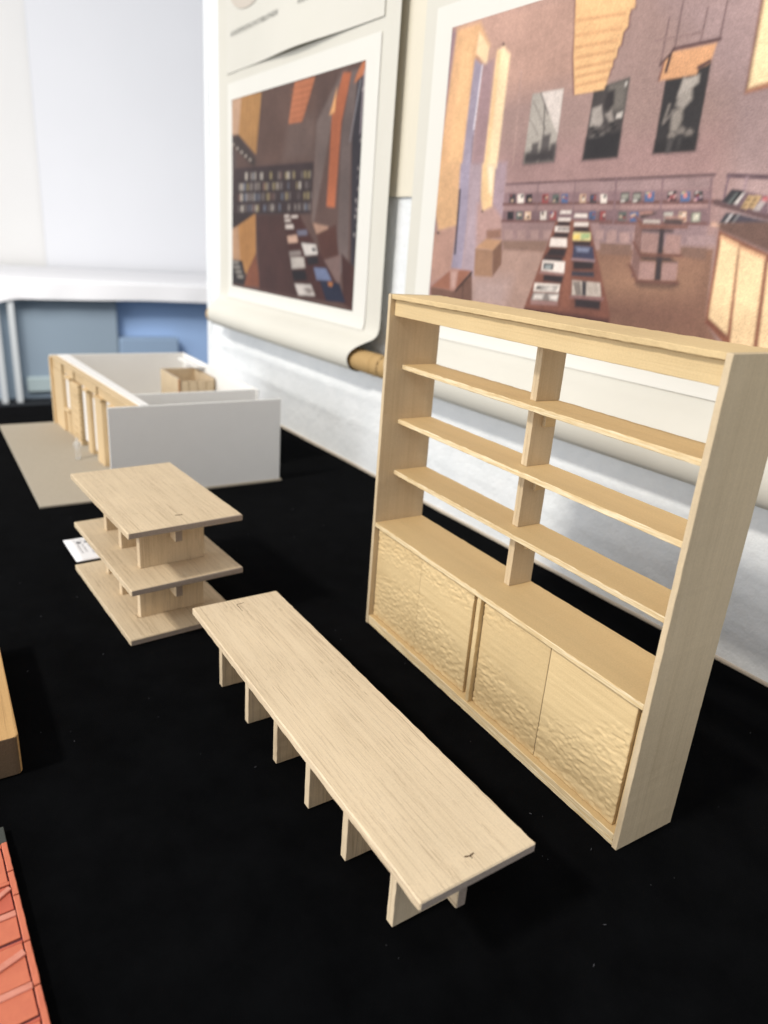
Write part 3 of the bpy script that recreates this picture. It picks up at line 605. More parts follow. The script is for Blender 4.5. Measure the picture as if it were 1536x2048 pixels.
PICTURE_TALL = [
(0,((-0.111,1.039),(1.08,1.026),(1.175,-0.026),(-0.128,-0.131)),(98,76,70),1,0),
(0,((0.279,0.998),(0.704,0.978),(0.703,0.64),(0.233,0.66)),(104,80,72),20,0),
(0,((0.504,0.831),(0.698,0.84),(0.702,0.648),(0.465,0.655)),(112,92,86),30,0),
(0,((0.009,1.003),(0.107,0.998),(0.066,0.82),(-0.022,0.824)),(196,160,132),4,0),
(0,((0.094,1.004),(0.279,0.994),(0.236,0.705),(0.066,0.82)),(188,140,82),4,0),
(1,((0.118,0.996),(0.095,0.803)),(150,104,58),3,3),
(1,((0.153,0.991),(0.129,0.783)),(150,104,58),3,3),
(1,((0.186,0.986),(0.162,0.763)),(150,104,58),3,3),
(1,((0.22,0.981),(0.195,0.743)),(150,104,58),3,3),
(1,((0.252,0.976),(0.227,0.724)),(150,104,58),3,3),
(0,((-0.022,0.804),(0.066,0.813),(0.233,0.683),(0.224,0.642),(-0.012,0.774)),(70,58,56),5,0),
(0,((0.004,0.78),(0.024,0.776),(0.02,0.765),(-0,0.769)),(200,190,180),3,0),
(0,((0.047,0.757),(0.066,0.753),(0.063,0.742),(0.043,0.746)),(200,190,180),3,0),
(0,((0.089,0.735),(0.108,0.73),(0.105,0.72),(0.086,0.723)),(200,190,180),3,0),
(0,((0.131,0.712),(0.149,0.708),(0.146,0.698),(0.127,0.701)),(200,190,180),3,0),
(0,((0.172,0.69),(0.19,0.686),(0.186,0.676),(0.168,0.679)),(200,190,180),3,0),
(0,((-0.032,0.776),(0.047,0.73),(0.037,0.326),(-0.046,0.323)),(88,74,72),8,0),
(0,((0.027,0.648),(0.703,0.64),(0.695,0.41),(-0.025,0.398)),(66,52,54),4,0),
(0,((0.135,0.62),(0.154,0.621),(0.154,0.581),(0.135,0.581)),(190,184,174),3,0),
(0,((0.189,0.616),(0.2,0.617),(0.2,0.58),(0.189,0.58)),(168,160,150),3,0),
(0,((0.203,0.616),(0.218,0.615),(0.218,0.579),(0.204,0.58)),(104,112,128),3,0),
(0,((0.219,0.618),(0.237,0.618),(0.238,0.579),(0.22,0.58)),(168,160,150),3,0),
(0,((0.269,0.613),(0.278,0.614),(0.278,0.578),(0.269,0.578)),(112,104,104),3,0),
(0,((0.279,0.614),(0.29,0.612),(0.29,0.578),(0.28,0.578)),(190,184,174),3,0),
(0,((0.291,0.613),(0.3,0.614),(0.301,0.578),(0.292,0.578)),(190,184,174),3,0),
(0,((0.362,0.613),(0.379,0.611),(0.38,0.576),(0.363,0.576)),(150,138,100),3,0),
(0,((0.432,0.612),(0.444,0.608),(0.446,0.574),(0.433,0.575)),(136,128,124),3,0),
(0,((0.448,0.608),(0.46,0.611),(0.461,0.574),(0.449,0.574)),(120,92,84),3,0),
(0,((0.491,0.605),(0.503,0.607),(0.505,0.573),(0.492,0.573)),(150,138,100),3,0),
(0,((0.506,0.605),(0.515,0.606),(0.517,0.573),(0.508,0.573)),(190,184,174),3,0),
(0,((0.517,0.604),(0.526,0.609),(0.527,0.572),(0.518,0.573)),(168,160,150),3,0),
(0,((0.539,0.609),(0.551,0.609),(0.553,0.572),(0.541,0.572)),(92,82,82),3,0),
(0,((0.553,0.609),(0.565,0.604),(0.566,0.572),(0.554,0.572)),(150,138,100),3,0),
(0,((0.617,0.602),(0.624,0.604),(0.625,0.57),(0.618,0.571)),(136,128,124),3,0),
(0,((0.636,0.603),(0.65,0.605),(0.652,0.57),(0.638,0.57)),(150,138,100),3,0),
(0,((0.663,0.6),(0.676,0.603),(0.678,0.569),(0.664,0.57)),(150,138,100),3,0),
(0,((0.679,0.603),(0.686,0.601),(0.688,0.569),(0.681,0.569)),(136,128,124),3,0),
(1,((0.037,0.581),(0.693,0.567)),(44,34,36),2,2),
(0,((0.067,0.564),(0.078,0.566),(0.078,0.528),(0.067,0.528)),(112,104,104),3,0),
(0,((0.08,0.564),(0.092,0.567),(0.092,0.528),(0.08,0.528)),(190,184,174),3,0),
(0,((0.096,0.564),(0.115,0.566),(0.115,0.527),(0.096,0.528)),(168,160,150),3,0),
(0,((0.117,0.568),(0.136,0.566),(0.136,0.527),(0.117,0.528)),(104,112,128),3,0),
(0,((0.151,0.563),(0.165,0.566),(0.166,0.527),(0.151,0.527)),(150,138,100),3,0),
(0,((0.182,0.564),(0.191,0.565),(0.192,0.527),(0.182,0.527)),(136,128,124),3,0),
(0,((0.195,0.565),(0.204,0.565),(0.204,0.527),(0.195,0.527)),(136,128,124),3,0),
(0,((0.22,0.566),(0.231,0.564),(0.231,0.527),(0.221,0.527)),(112,104,104),3,0),
(0,((0.233,0.567),(0.247,0.566),(0.247,0.526),(0.233,0.527)),(136,128,124),3,0),
(0,((0.261,0.566),(0.27,0.566),(0.27,0.526),(0.262,0.526)),(168,160,150),3,0),
(0,((0.303,0.566),(0.32,0.564),(0.321,0.526),(0.303,0.526)),(120,92,84),3,0),
(0,((0.322,0.56),(0.335,0.562),(0.336,0.526),(0.322,0.526)),(150,138,100),3,0),
(0,((0.338,0.562),(0.352,0.563),(0.353,0.525),(0.339,0.526)),(136,128,124),3,0),
(0,((0.372,0.563),(0.388,0.562),(0.389,0.525),(0.373,0.526)),(92,82,82),3,0),
(0,((0.39,0.56),(0.406,0.561),(0.407,0.525),(0.391,0.525)),(150,138,100),3,0),
(0,((0.421,0.56),(0.433,0.56),(0.434,0.525),(0.422,0.525)),(168,160,150),3,0),
(0,((0.449,0.56),(0.457,0.558),(0.458,0.525),(0.45,0.525)),(136,128,124),3,0),
(0,((0.459,0.563),(0.467,0.558),(0.468,0.525),(0.46,0.525)),(112,104,104),3,0),
(0,((0.513,0.558),(0.522,0.558),(0.523,0.524),(0.514,0.524)),(104,112,128),3,0),
(0,((0.58,0.556),(0.587,0.557),(0.589,0.524),(0.581,0.524)),(150,138,100),3,0),
(0,((0.599,0.557),(0.613,0.558),(0.615,0.523),(0.6,0.524)),(190,184,174),3,0),
(0,((0.641,0.558),(0.65,0.558),(0.651,0.523),(0.643,0.523)),(92,82,82),3,0),
(0,((0.651,0.553),(0.662,0.558),(0.664,0.523),(0.653,0.523)),(112,104,104),3,0),
(0,((0.675,0.557),(0.682,0.556),(0.683,0.523),(0.676,0.523)),(92,82,82),3,0),
(1,((0.037,0.526),(0.696,0.521)),(44,34,36),2,2),
(0,((0.067,0.511),(0.086,0.513),(0.086,0.472),(0.067,0.472)),(120,92,84),3,0),
(0,((0.088,0.516),(0.107,0.511),(0.107,0.472),(0.088,0.473)),(190,184,174),3,0),
(0,((0.124,0.513),(0.143,0.512),(0.144,0.473),(0.125,0.473)),(104,112,128),3,0),
(0,((0.145,0.514),(0.164,0.512),(0.164,0.473),(0.146,0.473)),(136,128,124),3,0),
(0,((0.181,0.512),(0.195,0.514),(0.196,0.473),(0.181,0.473)),(136,128,124),3,0),
(0,((0.212,0.514),(0.223,0.513),(0.223,0.473),(0.212,0.473)),(168,160,150),3,0),
(0,((0.226,0.514),(0.241,0.513),(0.241,0.473),(0.227,0.474)),(104,112,128),3,0),
(0,((0.257,0.508),(0.271,0.515),(0.271,0.474),(0.257,0.474)),(104,112,128),3,0),
(0,((0.272,0.511),(0.286,0.51),(0.287,0.474),(0.273,0.474)),(92,82,82),3,0),
(0,((0.3,0.511),(0.311,0.513),(0.311,0.474),(0.301,0.474)),(136,128,124),3,0),
(0,((0.336,0.51),(0.346,0.513),(0.347,0.474),(0.337,0.474)),(150,138,100),3,0),
(0,((0.35,0.511),(0.36,0.51),(0.361,0.474),(0.351,0.474)),(150,138,100),3,0),
(0,((0.361,0.514),(0.371,0.512),(0.372,0.474),(0.362,0.474)),(120,92,84),3,0),
(0,((0.386,0.509),(0.399,0.51),(0.4,0.474),(0.387,0.475)),(120,92,84),3,0),
(0,((0.401,0.508),(0.414,0.513),(0.415,0.475),(0.402,0.475)),(92,82,82),3,0),
(0,((0.46,0.509),(0.476,0.51),(0.477,0.475),(0.462,0.475)),(104,112,128),3,0),
(0,((0.49,0.513),(0.498,0.509),(0.499,0.475),(0.491,0.475)),(112,104,104),3,0),
(0,((0.499,0.513),(0.512,0.51),(0.513,0.475),(0.501,0.475)),(150,138,100),3,0),
(0,((0.525,0.513),(0.533,0.509),(0.534,0.475),(0.527,0.476)),(136,128,124),3,0),
(0,((0.588,0.507),(0.599,0.511),(0.601,0.476),(0.589,0.476)),(92,82,82),3,0),
(0,((0.602,0.512),(0.609,0.51),(0.611,0.476),(0.604,0.476)),(92,82,82),3,0),
(0,((0.638,0.507),(0.649,0.509),(0.651,0.476),(0.64,0.476)),(150,138,100),3,0),
(0,((0.662,0.511),(0.676,0.509),(0.678,0.476),(0.664,0.476)),(150,138,100),3,0),
(0,((0.688,0.506),(0.696,0.511),(0.698,0.476),(0.69,0.477)),(112,104,104),3,0),
(1,((0.037,0.47),(0.698,0.474)),(44,34,36),2,2),
(0,((0.067,0.448),(0.076,0.451),(0.076,0.414),(0.067,0.414)),(136,128,124),3,0),
(0,((0.094,0.448),(0.113,0.453),(0.113,0.415),(0.094,0.415)),(190,184,174),3,0),
(0,((0.131,0.455),(0.14,0.456),(0.14,0.416),(0.131,0.416)),(136,128,124),3,0),
(0,((0.165,0.454),(0.174,0.454),(0.174,0.417),(0.165,0.417)),(104,112,128),3,0),
(0,((0.191,0.456),(0.202,0.454),(0.202,0.417),(0.191,0.417)),(104,112,128),3,0),
(0,((0.203,0.452),(0.222,0.456),(0.222,0.418),(0.204,0.417)),(120,92,84),3,0),
(0,((0.223,0.451),(0.232,0.456),(0.233,0.418),(0.224,0.418)),(92,82,82),3,0),
(0,((0.234,0.451),(0.245,0.453),(0.246,0.418),(0.235,0.418)),(190,184,174),3,0),
(0,((0.249,0.45),(0.263,0.455),(0.263,0.418),(0.249,0.418)),(150,138,100),3,0),
(0,((0.31,0.451),(0.327,0.455),(0.328,0.42),(0.311,0.42)),(104,112,128),3,0),
(0,((0.356,0.455),(0.365,0.454),(0.365,0.421),(0.357,0.421)),(136,128,124),3,0),
(0,((0.379,0.457),(0.389,0.456),(0.39,0.421),(0.38,0.421)),(190,184,174),3,0),
(0,((0.393,0.455),(0.409,0.454),(0.41,0.422),(0.394,0.422)),(112,104,104),3,0),
(0,((0.443,0.457),(0.456,0.458),(0.457,0.423),(0.444,0.423)),(104,112,128),3,0),
(0,((0.517,0.455),(0.532,0.457),(0.533,0.424),(0.518,0.424)),(136,128,124),3,0),
(0,((0.569,0.455),(0.581,0.457),(0.583,0.425),(0.571,0.425)),(136,128,124),3,0),
(0,((0.597,0.456),(0.606,0.461),(0.608,0.426),(0.599,0.426)),(136,128,124),3,0),
(0,((0.608,0.457),(0.616,0.46),(0.618,0.426),(0.609,0.426)),(112,104,104),3,0),
(0,((0.638,0.458),(0.646,0.46),(0.648,0.427),(0.639,0.427)),(136,128,124),3,0),
(0,((0.649,0.457),(0.663,0.458),(0.665,0.427),(0.651,0.427)),(104,112,128),3,0),
(0,((0.676,0.456),(0.687,0.46),(0.688,0.428),(0.677,0.428)),(136,128,124),3,0),
(1,((0.037,0.411),(0.701,0.426)),(44,34,36),2,2),
(0,((-0.025,0.409),(0.237,0.42),(0.237,0.401),(0.006,0.325),(-0.035,0.345)),(58,46,46),5,0),
(0,((-0.015,0.319),(0.067,0.342),(0.097,0.118),(0.005,0.143)),(190,150,116),4,0),
(0,((0.063,0.342),(0.233,0.409),(0.24,0.201),(0.146,0.08),(0.087,0.117)),(184,132,72),4,0),
(1,((0.096,0.348),(0.111,0.13)),(146,98,52),3,3),
(1,((0.133,0.361),(0.144,0.151)),(146,98,52),3,3),
(1,((0.169,0.374),(0.177,0.172)),(146,98,52),3,3),
(1,((0.204,0.387),(0.208,0.193)),(146,98,52),3,3),
(0,((-0.016,0.152),(0.107,0.151),(0.166,0.018),(0.005,0.011)),(54,48,48),4,0),
(0,((-0.005,0.142),(0.067,0.145),(0.067,0.131),(-0.005,0.128)),(160,156,148),4,0),
(0,((0.015,0.116),(0.083,0.12),(0.083,0.106),(0.015,0.102)),(160,156,148),4,0),
(0,((0.036,0.091),(0.099,0.094),(0.099,0.081),(0.036,0.077)),(160,156,148),4,0),
(0,((0.057,0.066),(0.115,0.069),(0.115,0.055),(0.057,0.052)),(160,156,148),4,0),
(0,((0.166,0.103),(0.24,0.201),(0.289,0.022),(0.127,0.014)),(130,78,54),4,0),
(0,((0.237,0.401),(0.505,0.408),(0.613,0.012),(0.28,0.01)),(76,50,46),8,0),
(0,((0.548,0.995),(0.693,0.994),(0.655,0.909),(0.608,0.819),(0.507,0.822),(0.523,0.895)),(192,118,80),3,0),
(1,((0.52,0.969),(0.685,0.966)),(160,92,60),3,2),
(1,((0.521,0.943),(0.673,0.942)),(160,92,60),3,2),
(1,((0.522,0.916),(0.661,0.917)),(160,92,60),3,2),
(1,((0.524,0.89),(0.649,0.892)),(160,92,60),3,2),
(1,((0.525,0.863),(0.637,0.867)),(160,92,60),3,2),
(1,((0.526,0.837),(0.625,0.841)),(160,92,60),3,2),
(0,((0.713,0.807),(0.862,0.98),(0.895,0.988),(0.815,0.795),(0.718,0.372),(0.703,0.38)),(122,106,102),10,0),
(0,((0.873,0.978),(0.924,0.969),(0.875,0.788),(0.857,0.44),(0.802,0.444),(0.813,0.825)),(184,104,66),5,0),
(0,((0.839,0.929),(0.811,0.856),(0.795,0.824),(0.831,0.831)),(232,170,110),4,0),
(0,((0.924,0.976),(0.962,0.976),(0.94,0.692),(0.958,0.207),(0.885,0.116),(0.878,0.743)),(112,98,96),6,0),
(0,((0.962,0.948),(1.013,0.994),(1.016,0.772),(1,0.194),(0.974,0.2),(0.944,0.706)),(56,52,60),4,0),
(0,((0.982,0.993),(1.022,1.005),(1.026,0.964),(0.939,0.924),(0.953,0.957)),(196,120,78),3,0),
(0,((0.996,0.907),(1.003,0.906),(1.002,0.896),(0.997,0.899)),(210,206,204),3,0),
(0,((0.988,0.813),(0.994,0.812),(0.994,0.802),(0.989,0.805)),(140,136,140),3,0),
(0,((0.989,0.463),(0.995,0.463),(0.995,0.452),(0.989,0.454)),(30,30,34),3,0),
(0,((0.984,0.474),(0.991,0.474),(0.991,0.463),(0.985,0.465)),(210,206,204),3,0),
(0,((0.996,0.468),(1.003,0.468),(1.002,0.457),(0.997,0.459)),(30,30,34),3,0),
(0,((0.991,0.463),(0.998,0.463),(0.997,0.452),(0.992,0.454)),(140,136,140),3,0),
(0,((0.984,0.333),(0.991,0.333),(0.991,0.322),(0.985,0.323)),(210,206,204),3,0),
(0,((0.994,0.921),(1,0.92),(1,0.91),(0.995,0.913)),(30,30,34),3,0),
(0,((0.991,0.371),(0.998,0.371),(0.997,0.36),(0.992,0.362)),(140,136,140),3,0),
(0,((0.992,0.709),(0.999,0.709),(0.999,0.699),(0.993,0.701)),(210,206,204),3,0),
(0,((0.987,0.377),(0.993,0.378),(0.993,0.367),(0.987,0.368)),(30,30,34),3,0),
(0,((0.991,0.939),(0.997,0.937),(0.997,0.928),(0.991,0.93)),(30,30,34),3,0),
(0,((0.995,0.732),(1.001,0.731),(1.001,0.721),(0.995,0.723)),(30,30,34),3,0),
(0,((0.985,0.408),(0.992,0.408),(0.992,0.397),(0.986,0.399)),(210,206,204),3,0),
(0,((0.998,0.321),(1.005,0.321),(1.004,0.31),(0.998,0.312)),(30,30,34),3,0),
(0,((0.993,0.434),(1,0.434),(1,0.423),(0.994,0.424)),(210,206,204),3,0),
(0,((0.993,0.519),(0.999,0.519),(0.999,0.509),(0.993,0.51)),(210,206,204),3,0),
(0,((0.984,0.58),(0.991,0.58),(0.991,0.569),(0.985,0.571)),(30,30,34),3,0),
(0,((0.989,0.899),(0.996,0.898),(0.995,0.888),(0.99,0.89)),(210,206,204),3,0),
(0,((0.994,0.618),(1.001,0.617),(1,0.607),(0.995,0.609)),(30,30,34),3,0),
(0,((0.988,0.602),(0.994,0.601),(0.994,0.591),(0.988,0.593)),(210,206,204),3,0),
(0,((0.986,0.438),(0.993,0.438),(0.992,0.427),(0.986,0.429)),(140,136,140),3,0),
(0,((0.987,0.566),(0.994,0.566),(0.994,0.556),(0.988,0.557)),(140,136,140),3,0),
(0,((0.991,0.939),(0.997,0.938),(0.997,0.929),(0.991,0.931)),(30,30,34),3,0),
(0,((0.994,0.41),(1.001,0.41),(1.001,0.4),(0.995,0.401)),(30,30,34),3,0),
(0,((0.988,0.357),(0.995,0.357),(0.995,0.346),(0.989,0.348)),(30,30,34),3,0),
(1,((0.978,0.931),(0.933,0.708)),(150,150,160),3,3),
(1,((0.997,0.963),(0.992,0.731)),(196,186,196),3,3),
(0,((0.711,0.371),(0.818,0.357),(0.827,0.316),(0.741,0.321)),(176,140,120),4,0),
(0,((0.741,0.321),(0.868,0.367),(0.904,0.203),(0.788,0.202)),(88,54,46),5,0),
(0,((0.775,0.201),(0.908,0.237),(0.913,0.111),(0.858,0.131)),(130,106,102),5,0),
(0,((0.913,0.245),(0.991,0.194),(1.016,-0.002),(0.941,0.021)),(76,46,42),4,0),
(0,((0.481,0.412),(0.602,0.413),(0.787,0.22),(0.978,0.026),(0.628,0.014),(0.561,0.157)),(74,42,38),4,0),
(0,((0.489,0.403),(0.528,0.406),(0.533,0.395),(0.493,0.392)),(222,212,206),3,0),
(0,((0.543,0.402),(0.595,0.404),(0.599,0.394),(0.548,0.391)),(222,212,206),3,0),
(0,((0.493,0.383),(0.539,0.386),(0.544,0.375),(0.497,0.372)),(222,212,206),3,0),
(0,((0.5,0.358),(0.561,0.361),(0.568,0.341),(0.504,0.338)),(222,212,206),3,0),
(0,((0.591,0.333),(0.668,0.339),(0.675,0.314),(0.603,0.308)),(110,110,130),3,0),
(0,((0.516,0.303),(0.592,0.313),(0.604,0.278),(0.528,0.269)),(206,170,150),3,0),
(0,((0.63,0.276),(0.737,0.273),(0.753,0.23),(0.662,0.218)),(216,212,208),3,0),
(0,((0.535,0.23),(0.625,0.24),(0.633,0.218),(0.54,0.207)),(150,140,136),3,0),
(0,((0.547,0.203),(0.651,0.21),(0.665,0.161),(0.561,0.146)),(190,184,178),3,0),
(0,((0.67,0.211),(0.753,0.222),(0.762,0.187),(0.686,0.175)),(40,34,38),3,0),
(0,((0.729,0.167),(0.816,0.17),(0.859,0.118),(0.753,0.111)),(110,124,160),3,0),
(0,((0.587,0.075),(0.712,0.084),(0.746,0.034),(0.62,0.022)),(212,206,202),3,0),
(0,((0.773,0.113),(0.91,0.111),(0.955,0.031),(0.826,0.022)),(36,40,62),3,0),
(0,((0.562,0.138),(0.666,0.148),(0.682,0.104),(0.579,0.088)),(36,30,34),3,0),
(0,((0.71,0.258),(0.733,0.258),(0.74,0.243),(0.715,0.241)),(40,44,52),3,0),
(0,((0.833,0.111),(0.866,0.11),(0.861,0.092),(0.837,0.094)),(190,120,60),4,0),
(0,((0.655,0.059),(0.699,0.069),(0.735,0.055),(0.7,0.037)),(150,140,136),4,0),
]
# ------------------------------------------------------------------ plain materials
def mottled(name, base, dark, scale, amt, rough=.85, bstr=.3, bdist=.002, bscale=None, spec=.1):
    m, t, b = new_mat(name, base, rough, spec)
    v, _ = coords(t, (1, 1, 1), False); f = noise(t, v, scale, 5, .6)
    t.links.new(mixc(t, mathn(t, 'MULTIPLY', ramp(t, f, [(.35, (0, 0, 0)), (.68, (1, 1, 1))]), amt), base, dark), b.inputs['Base Color'])
    bump(t, b, noise(t, v, bscale or scale*3, 4, .6), bstr, bdist); return m
fabric = mottled('white_fleece', (.86, .87, .87), (.74, .765, .775), 24, .5, .95, .7, .003, 90)
fabric_up = mottled('beige_partition', (.78, .72, .59), (.75, .69, .565), 8, .5, .95)
banner_paper = mottled('cream_paper', (.70, .67, .59), (.66, .63, .55), 9, .5, .8, .15, .001)
print_paper = mottled('print_paper', (.78, .755, .69), (.75, .725, .66), 12, .4, .7, .1, .0005)
caption_paper = mottled('caption_paper', (.71, .68, .605), (.67, .645, .565), 9, .4, .75, .1, .0005)
cardboard = mottled('cardboard_tube', (.50, .33, .15), (.42, .27, .11), 60, .6, .7)
greyboard = mottled('grey_board', (.44, .385, .305), (.39, .34, .265), 300, .6, .85, .2, .0005, 1500)
whitecard = mottled('white_card', (.88, .865, .835), (.84, .825, .795), 40, .4, .6, .05, .0003)
ink, _, _ = new_mat('ink', (.12, .12, .12), .7, .2)
ink_grey, _, _ = new_mat('caption_ink', (.16, .155, .145), .7, .2)
velvet, t, b = new_mat('black_velvet', (.0035, .0036, .0042), 1, 0)
b.inputs['Sheen Weight'].default_value = .012; b.inputs['Sheen Roughness'].default_value = .5
v, _ = coords(t, (1, 1, 1), False)
t.links.new(ramp(t, noise(t, v, 30, 4, .6), [(.3, (.0020, .0021, .0024)), (.7, (.0036, .0038, .0043))]), b.inputs['Base Color'])
bump(t, b, noise(t, v, 1400, 3, .6), .5, .001)
print_ink, t, b = new_mat('print_picture', (.5, .5, .5), .55, .25)
at = node(t, 'ShaderNodeAttribute', attribute_name='print'); v, _ = coords(t, (1, 1, 1), False)
t.links.new(mixc(t, .30, at.outputs['Color'], ramp(t, noise(t, v, 700, 3, .75), [(.25, (.55, .55, .55)), (.75, (1.45, 1.45, 1.45))]), 'MULTIPLY'), b.inputs['Base Color'])
mx = [n for n in t.nodes if n.bl_idname == 'ShaderNodeMix'][0]; mx.clamp_result = False
# ------------------------------------------------------------------ the setting
floor_m = mottled('dark_carpet', (.022, .024, .027), (.03, .033, .036), 20, .6, .95)
me = mesh('floor', [(-9, -6, -.75), (3, -6, -.75), (3, 4, -.75), (-9, 4, -.75)], [(0, 1, 2, 3)])
tag(link('floor', me, floor_m), 'dark floor far below the black table', None, None, 'structure')
wall_dir = Vector((1, .0442, 0)).normalized(); WR = math.atan(.0442)
def wall_obj(name, me, mat, parent=None): return link(name, me, mat, parent, (0, .2679, 0), (0, 0, WR))
# black cloth on the table: a gently uneven sheet with a hanging far edge
def cloth(U, V):
    X = -1.0+1.75*U; Y = -1.1+V*(1.1+.2645+.0442*X)
    Z = .0006*(value_noise(X*9, Y*9, 3)-1)*np.clip((.24-Y)/.05, 0, 1)-.0002
    return X, Y, Z
tag(link('table_cloth', grid('table_cloth', 120, 90, cloth), velvet), 'black velvet cloth covering the table', None, None, 'structure')
me = mesh('table_cloth_drop', [(-1.0, -1.1, -.0006), (-1.0, .2203, -.0006), (-1.004, .22, -.3), (-1.006, -1.1, -.3)], [(0, 1, 2, 3)])
tag(link('cloth_drop', me, velvet), 'black cloth hanging over the far table edge', None, None, 'structure')
# white fleece hung on the partition behind the table, with flattened horizontal folds
def fleece(U, V):
    X = -1.105+1.8*U; Z = -.001+1.3*V**1.6
    Y = -.0016*value_noise(X*5, Z*16, 1)-.0012*value_noise(X*13+Z*8, Z*26, 2)-.0006*value_noise(X*40+Z*20, Z*60, 8)
    for z0, d, w in ((.118+.01*X, .0035, .010), (.062-.01*X, .0016, .008)):
        Y = Y-d*np.exp(-((Z-z0-.004*value_noise(X*7, Z*0, 5))/w)**2)*(.4+.6*value_noise(X*4, Z*0, 9))
    Y = Y-.010*np.clip((.118+.01*X-Z)/.118, 0, 1)**1.2
    return X, Y, Z
wc = wall_obj('wall_cloth', grid('wall_cloth', 420, 200, fleece), fabric); tag(wc, 'white fleece cloth hanging on the partition behind the models', None, None, 'structure')
me = grid('partition_wall', 60, 30, lambda U, V: (-.62+1.32*U, -.0055-.0005*value_noise(U*9, V*6, 4), .400+.9*V))
tag(wall_obj('partition_wall', me, fabric_up), 'beige upper wall sheet between the hanging banners', None, None, 'structure')
me = board_mesh('partition_end', (.02, .06, 2.2), 2, .002, 0); tag(link('partition_end', me, fabric, None, (-1.116, .2679-.0442*1.116+.026, .46), (0, 0, WR)), 'white covered end of the partition', None, None, 'structure')
edge_m = mottled('raw_table_edge', (.62, .53, .42), (.55, .47, .37), 80, .5)
me = board_mesh('table_edge', (1.75, .004, .0035), 0, .001, .0004); tag(link('table_edge', me, edge_m, None, (-.13, .2505, .0014), (0, 0, WR)), 'pale wooden table edge along the foot of the cloth', None, None, 'structure')
# far end of the room
far_w = [mottled('far_white_warm', (.79, .775, .75), (.76, .745, .72), 1.2, .6), mottled('far_white_cool', (.775, .775, .79), (.75, .75, .765), 1.2, .6)]
me = mesh('far_wall_left', [(-6.02, -6, -.1), (-6.02, .50, -.1), (-6.02, .50, 5), (-6.02, -6, 5)], [(0, 3, 2, 1)]); tag(link('far_wall_left', me, far_w[0]), 'warm white far wall panel at the left', None, None, 'structure')
me = mesh('far_wall_right', [(-6.0, .50, -.1), (-6.0, 4, -.1), (-6.0, 4, 5), (-6.0, .50, 5)], [(0, 3, 2, 1)]); tag(link('far_wall_right', me, far_w[1]), 'cool white far wall panel beside the seam', None, None, 'structure')
blue_m = mottled('blue_board', (.35, .50, .76), (.33, .47, .72), 2, .5, .6); greyblue = mottled('grey_blue_board', (.27, .335, .395), (.25, .31, .37), 2, .5, .6); bluegrey2 = mottled('slate_board', (.27, .36, .48), (.25, .335, .45), 2, .5, .6); pale_m = mottled('pale_grey_box', (.42, .50, .50), (.3, .36, .37), 2, .5, .6)
me = mesh('far_wall_base', [(-4.66, -6, -.75), (-4.66, 4, -.75), (-4.66, 4, -.02), (-4.66, -6, -.02)], [(0, 3, 2, 1)]); tag(link('far_wall_base', me, blue_m), 'blue panelling under the far white table', None, None, 'structure')
def box_thing(name, lo, hi, mat, label, cat, group=None):
    s = [hi[k]-lo[k] for k in range(3)]
    return tag(link(name, board_mesh(name, s, 0, .01, 0, 2), mat, None, [(lo[k]+hi[k])/2 for k in range(3)]), label, cat, group)
box_thing('storage_box', (-4.65, -.30, -.75), (-4.56, .72, -.08), greyblue, 'tall grey blue box under the far table beside the white legs', 'box', 'boxes under the far table')
box_thing('storage_box', (-4.65, .722, -.75), (-4.55, 1.12, -.36), bluegrey2, 'low slate blue box under the far table', 'box', 'boxes under the far table')
box_thing('storage_box', (-4.55, .14, -.70), (-4.52, .70, -.60), pale_m, 'flat pale grey box at the foot of the far table', 'box', 'boxes under the far table')
ft = thing('far_table', (-4.45, .0, -.75), 0, 'long white cloth covered table at the far end of the room', 'table')
table_w, _, _ = new_mat('white_tablecloth', (.80, .79, .79), .8, .2); leg_m, _, _ = new_mat('painted_steel', (.55, .57, .57), .5, .4)
link('table_top', board_mesh('table_top', (1.5, 3.2, .03), 1, .006, 0), table_w, ft, (-.75, 1.55, .735))
def skirt(U, V):
    Yy = -.05+3.2*U; amp = np.clip(V, 0, 1)*.014
    return .003+.3*amp*np.sin(Yy*21+3*np.sin(Yy*4)), Yy, .74-V*(.100+.004*np.sin(Yy*5)+.03*np.exp(-((Yy+.02)/.10)**2))
link('tablecloth_edge', grid('tablecloth_edge', 160, 6, skirt), table_w, ft)
for y, x in ((.0, -.02), (.085, -.03), (2.9, -.02)): link('leg', board_mesh('leg', (.035, .035, .72), 2, .004, 0, 2), leg_m, ft, (x, y, .36))
# ------------------------------------------------------------------ bookcase
bc = thing('bookcase', (0, 0, 0), 0, 'open pale timber bookcase model with three shelves over four carved cupboard doors', 'bookcase')
L, D, H, T = .3094, .0512, .300, .0039
for x in (0, L-T): board('side_panel', (x, 0, 0), (x+T, D, H), sidew, bc, 2, .0003)
board('top_board', (T+.0002, .0008, .2962), (L-T-.0002, D, .2998), casew, bc, 0, .0004, .00016)
board('fascia', (T+.0002, .0044, .2832), (L-T-.0002, .0080, .2959), casew, bc, 0, .0003)
SH = (.1507, .1969, .2434)
for z in SH: board('shelf', (T+.0002, .0157, z-.0039), (L-T-.0002, D-.0008, z), shelfw, bc, 0, .0004, .00014)
board('counter_board', (T+.0002, .0002, .0990), (L-T-.0002, D, .1030), shelfw, bc, 0, .0004, .00014)
board('base_board', (T+.0002, .0006, .0002), (L-T-.0002, D, .0046), shelfw, bc, 0, .0004, .00014)
board('base_board', (T+.0002, .0002, .0048), (L-T-.0002, D, .0090), shelfw, bc, 0, .0004, .00010)
x0, x1 = .1487, .1549
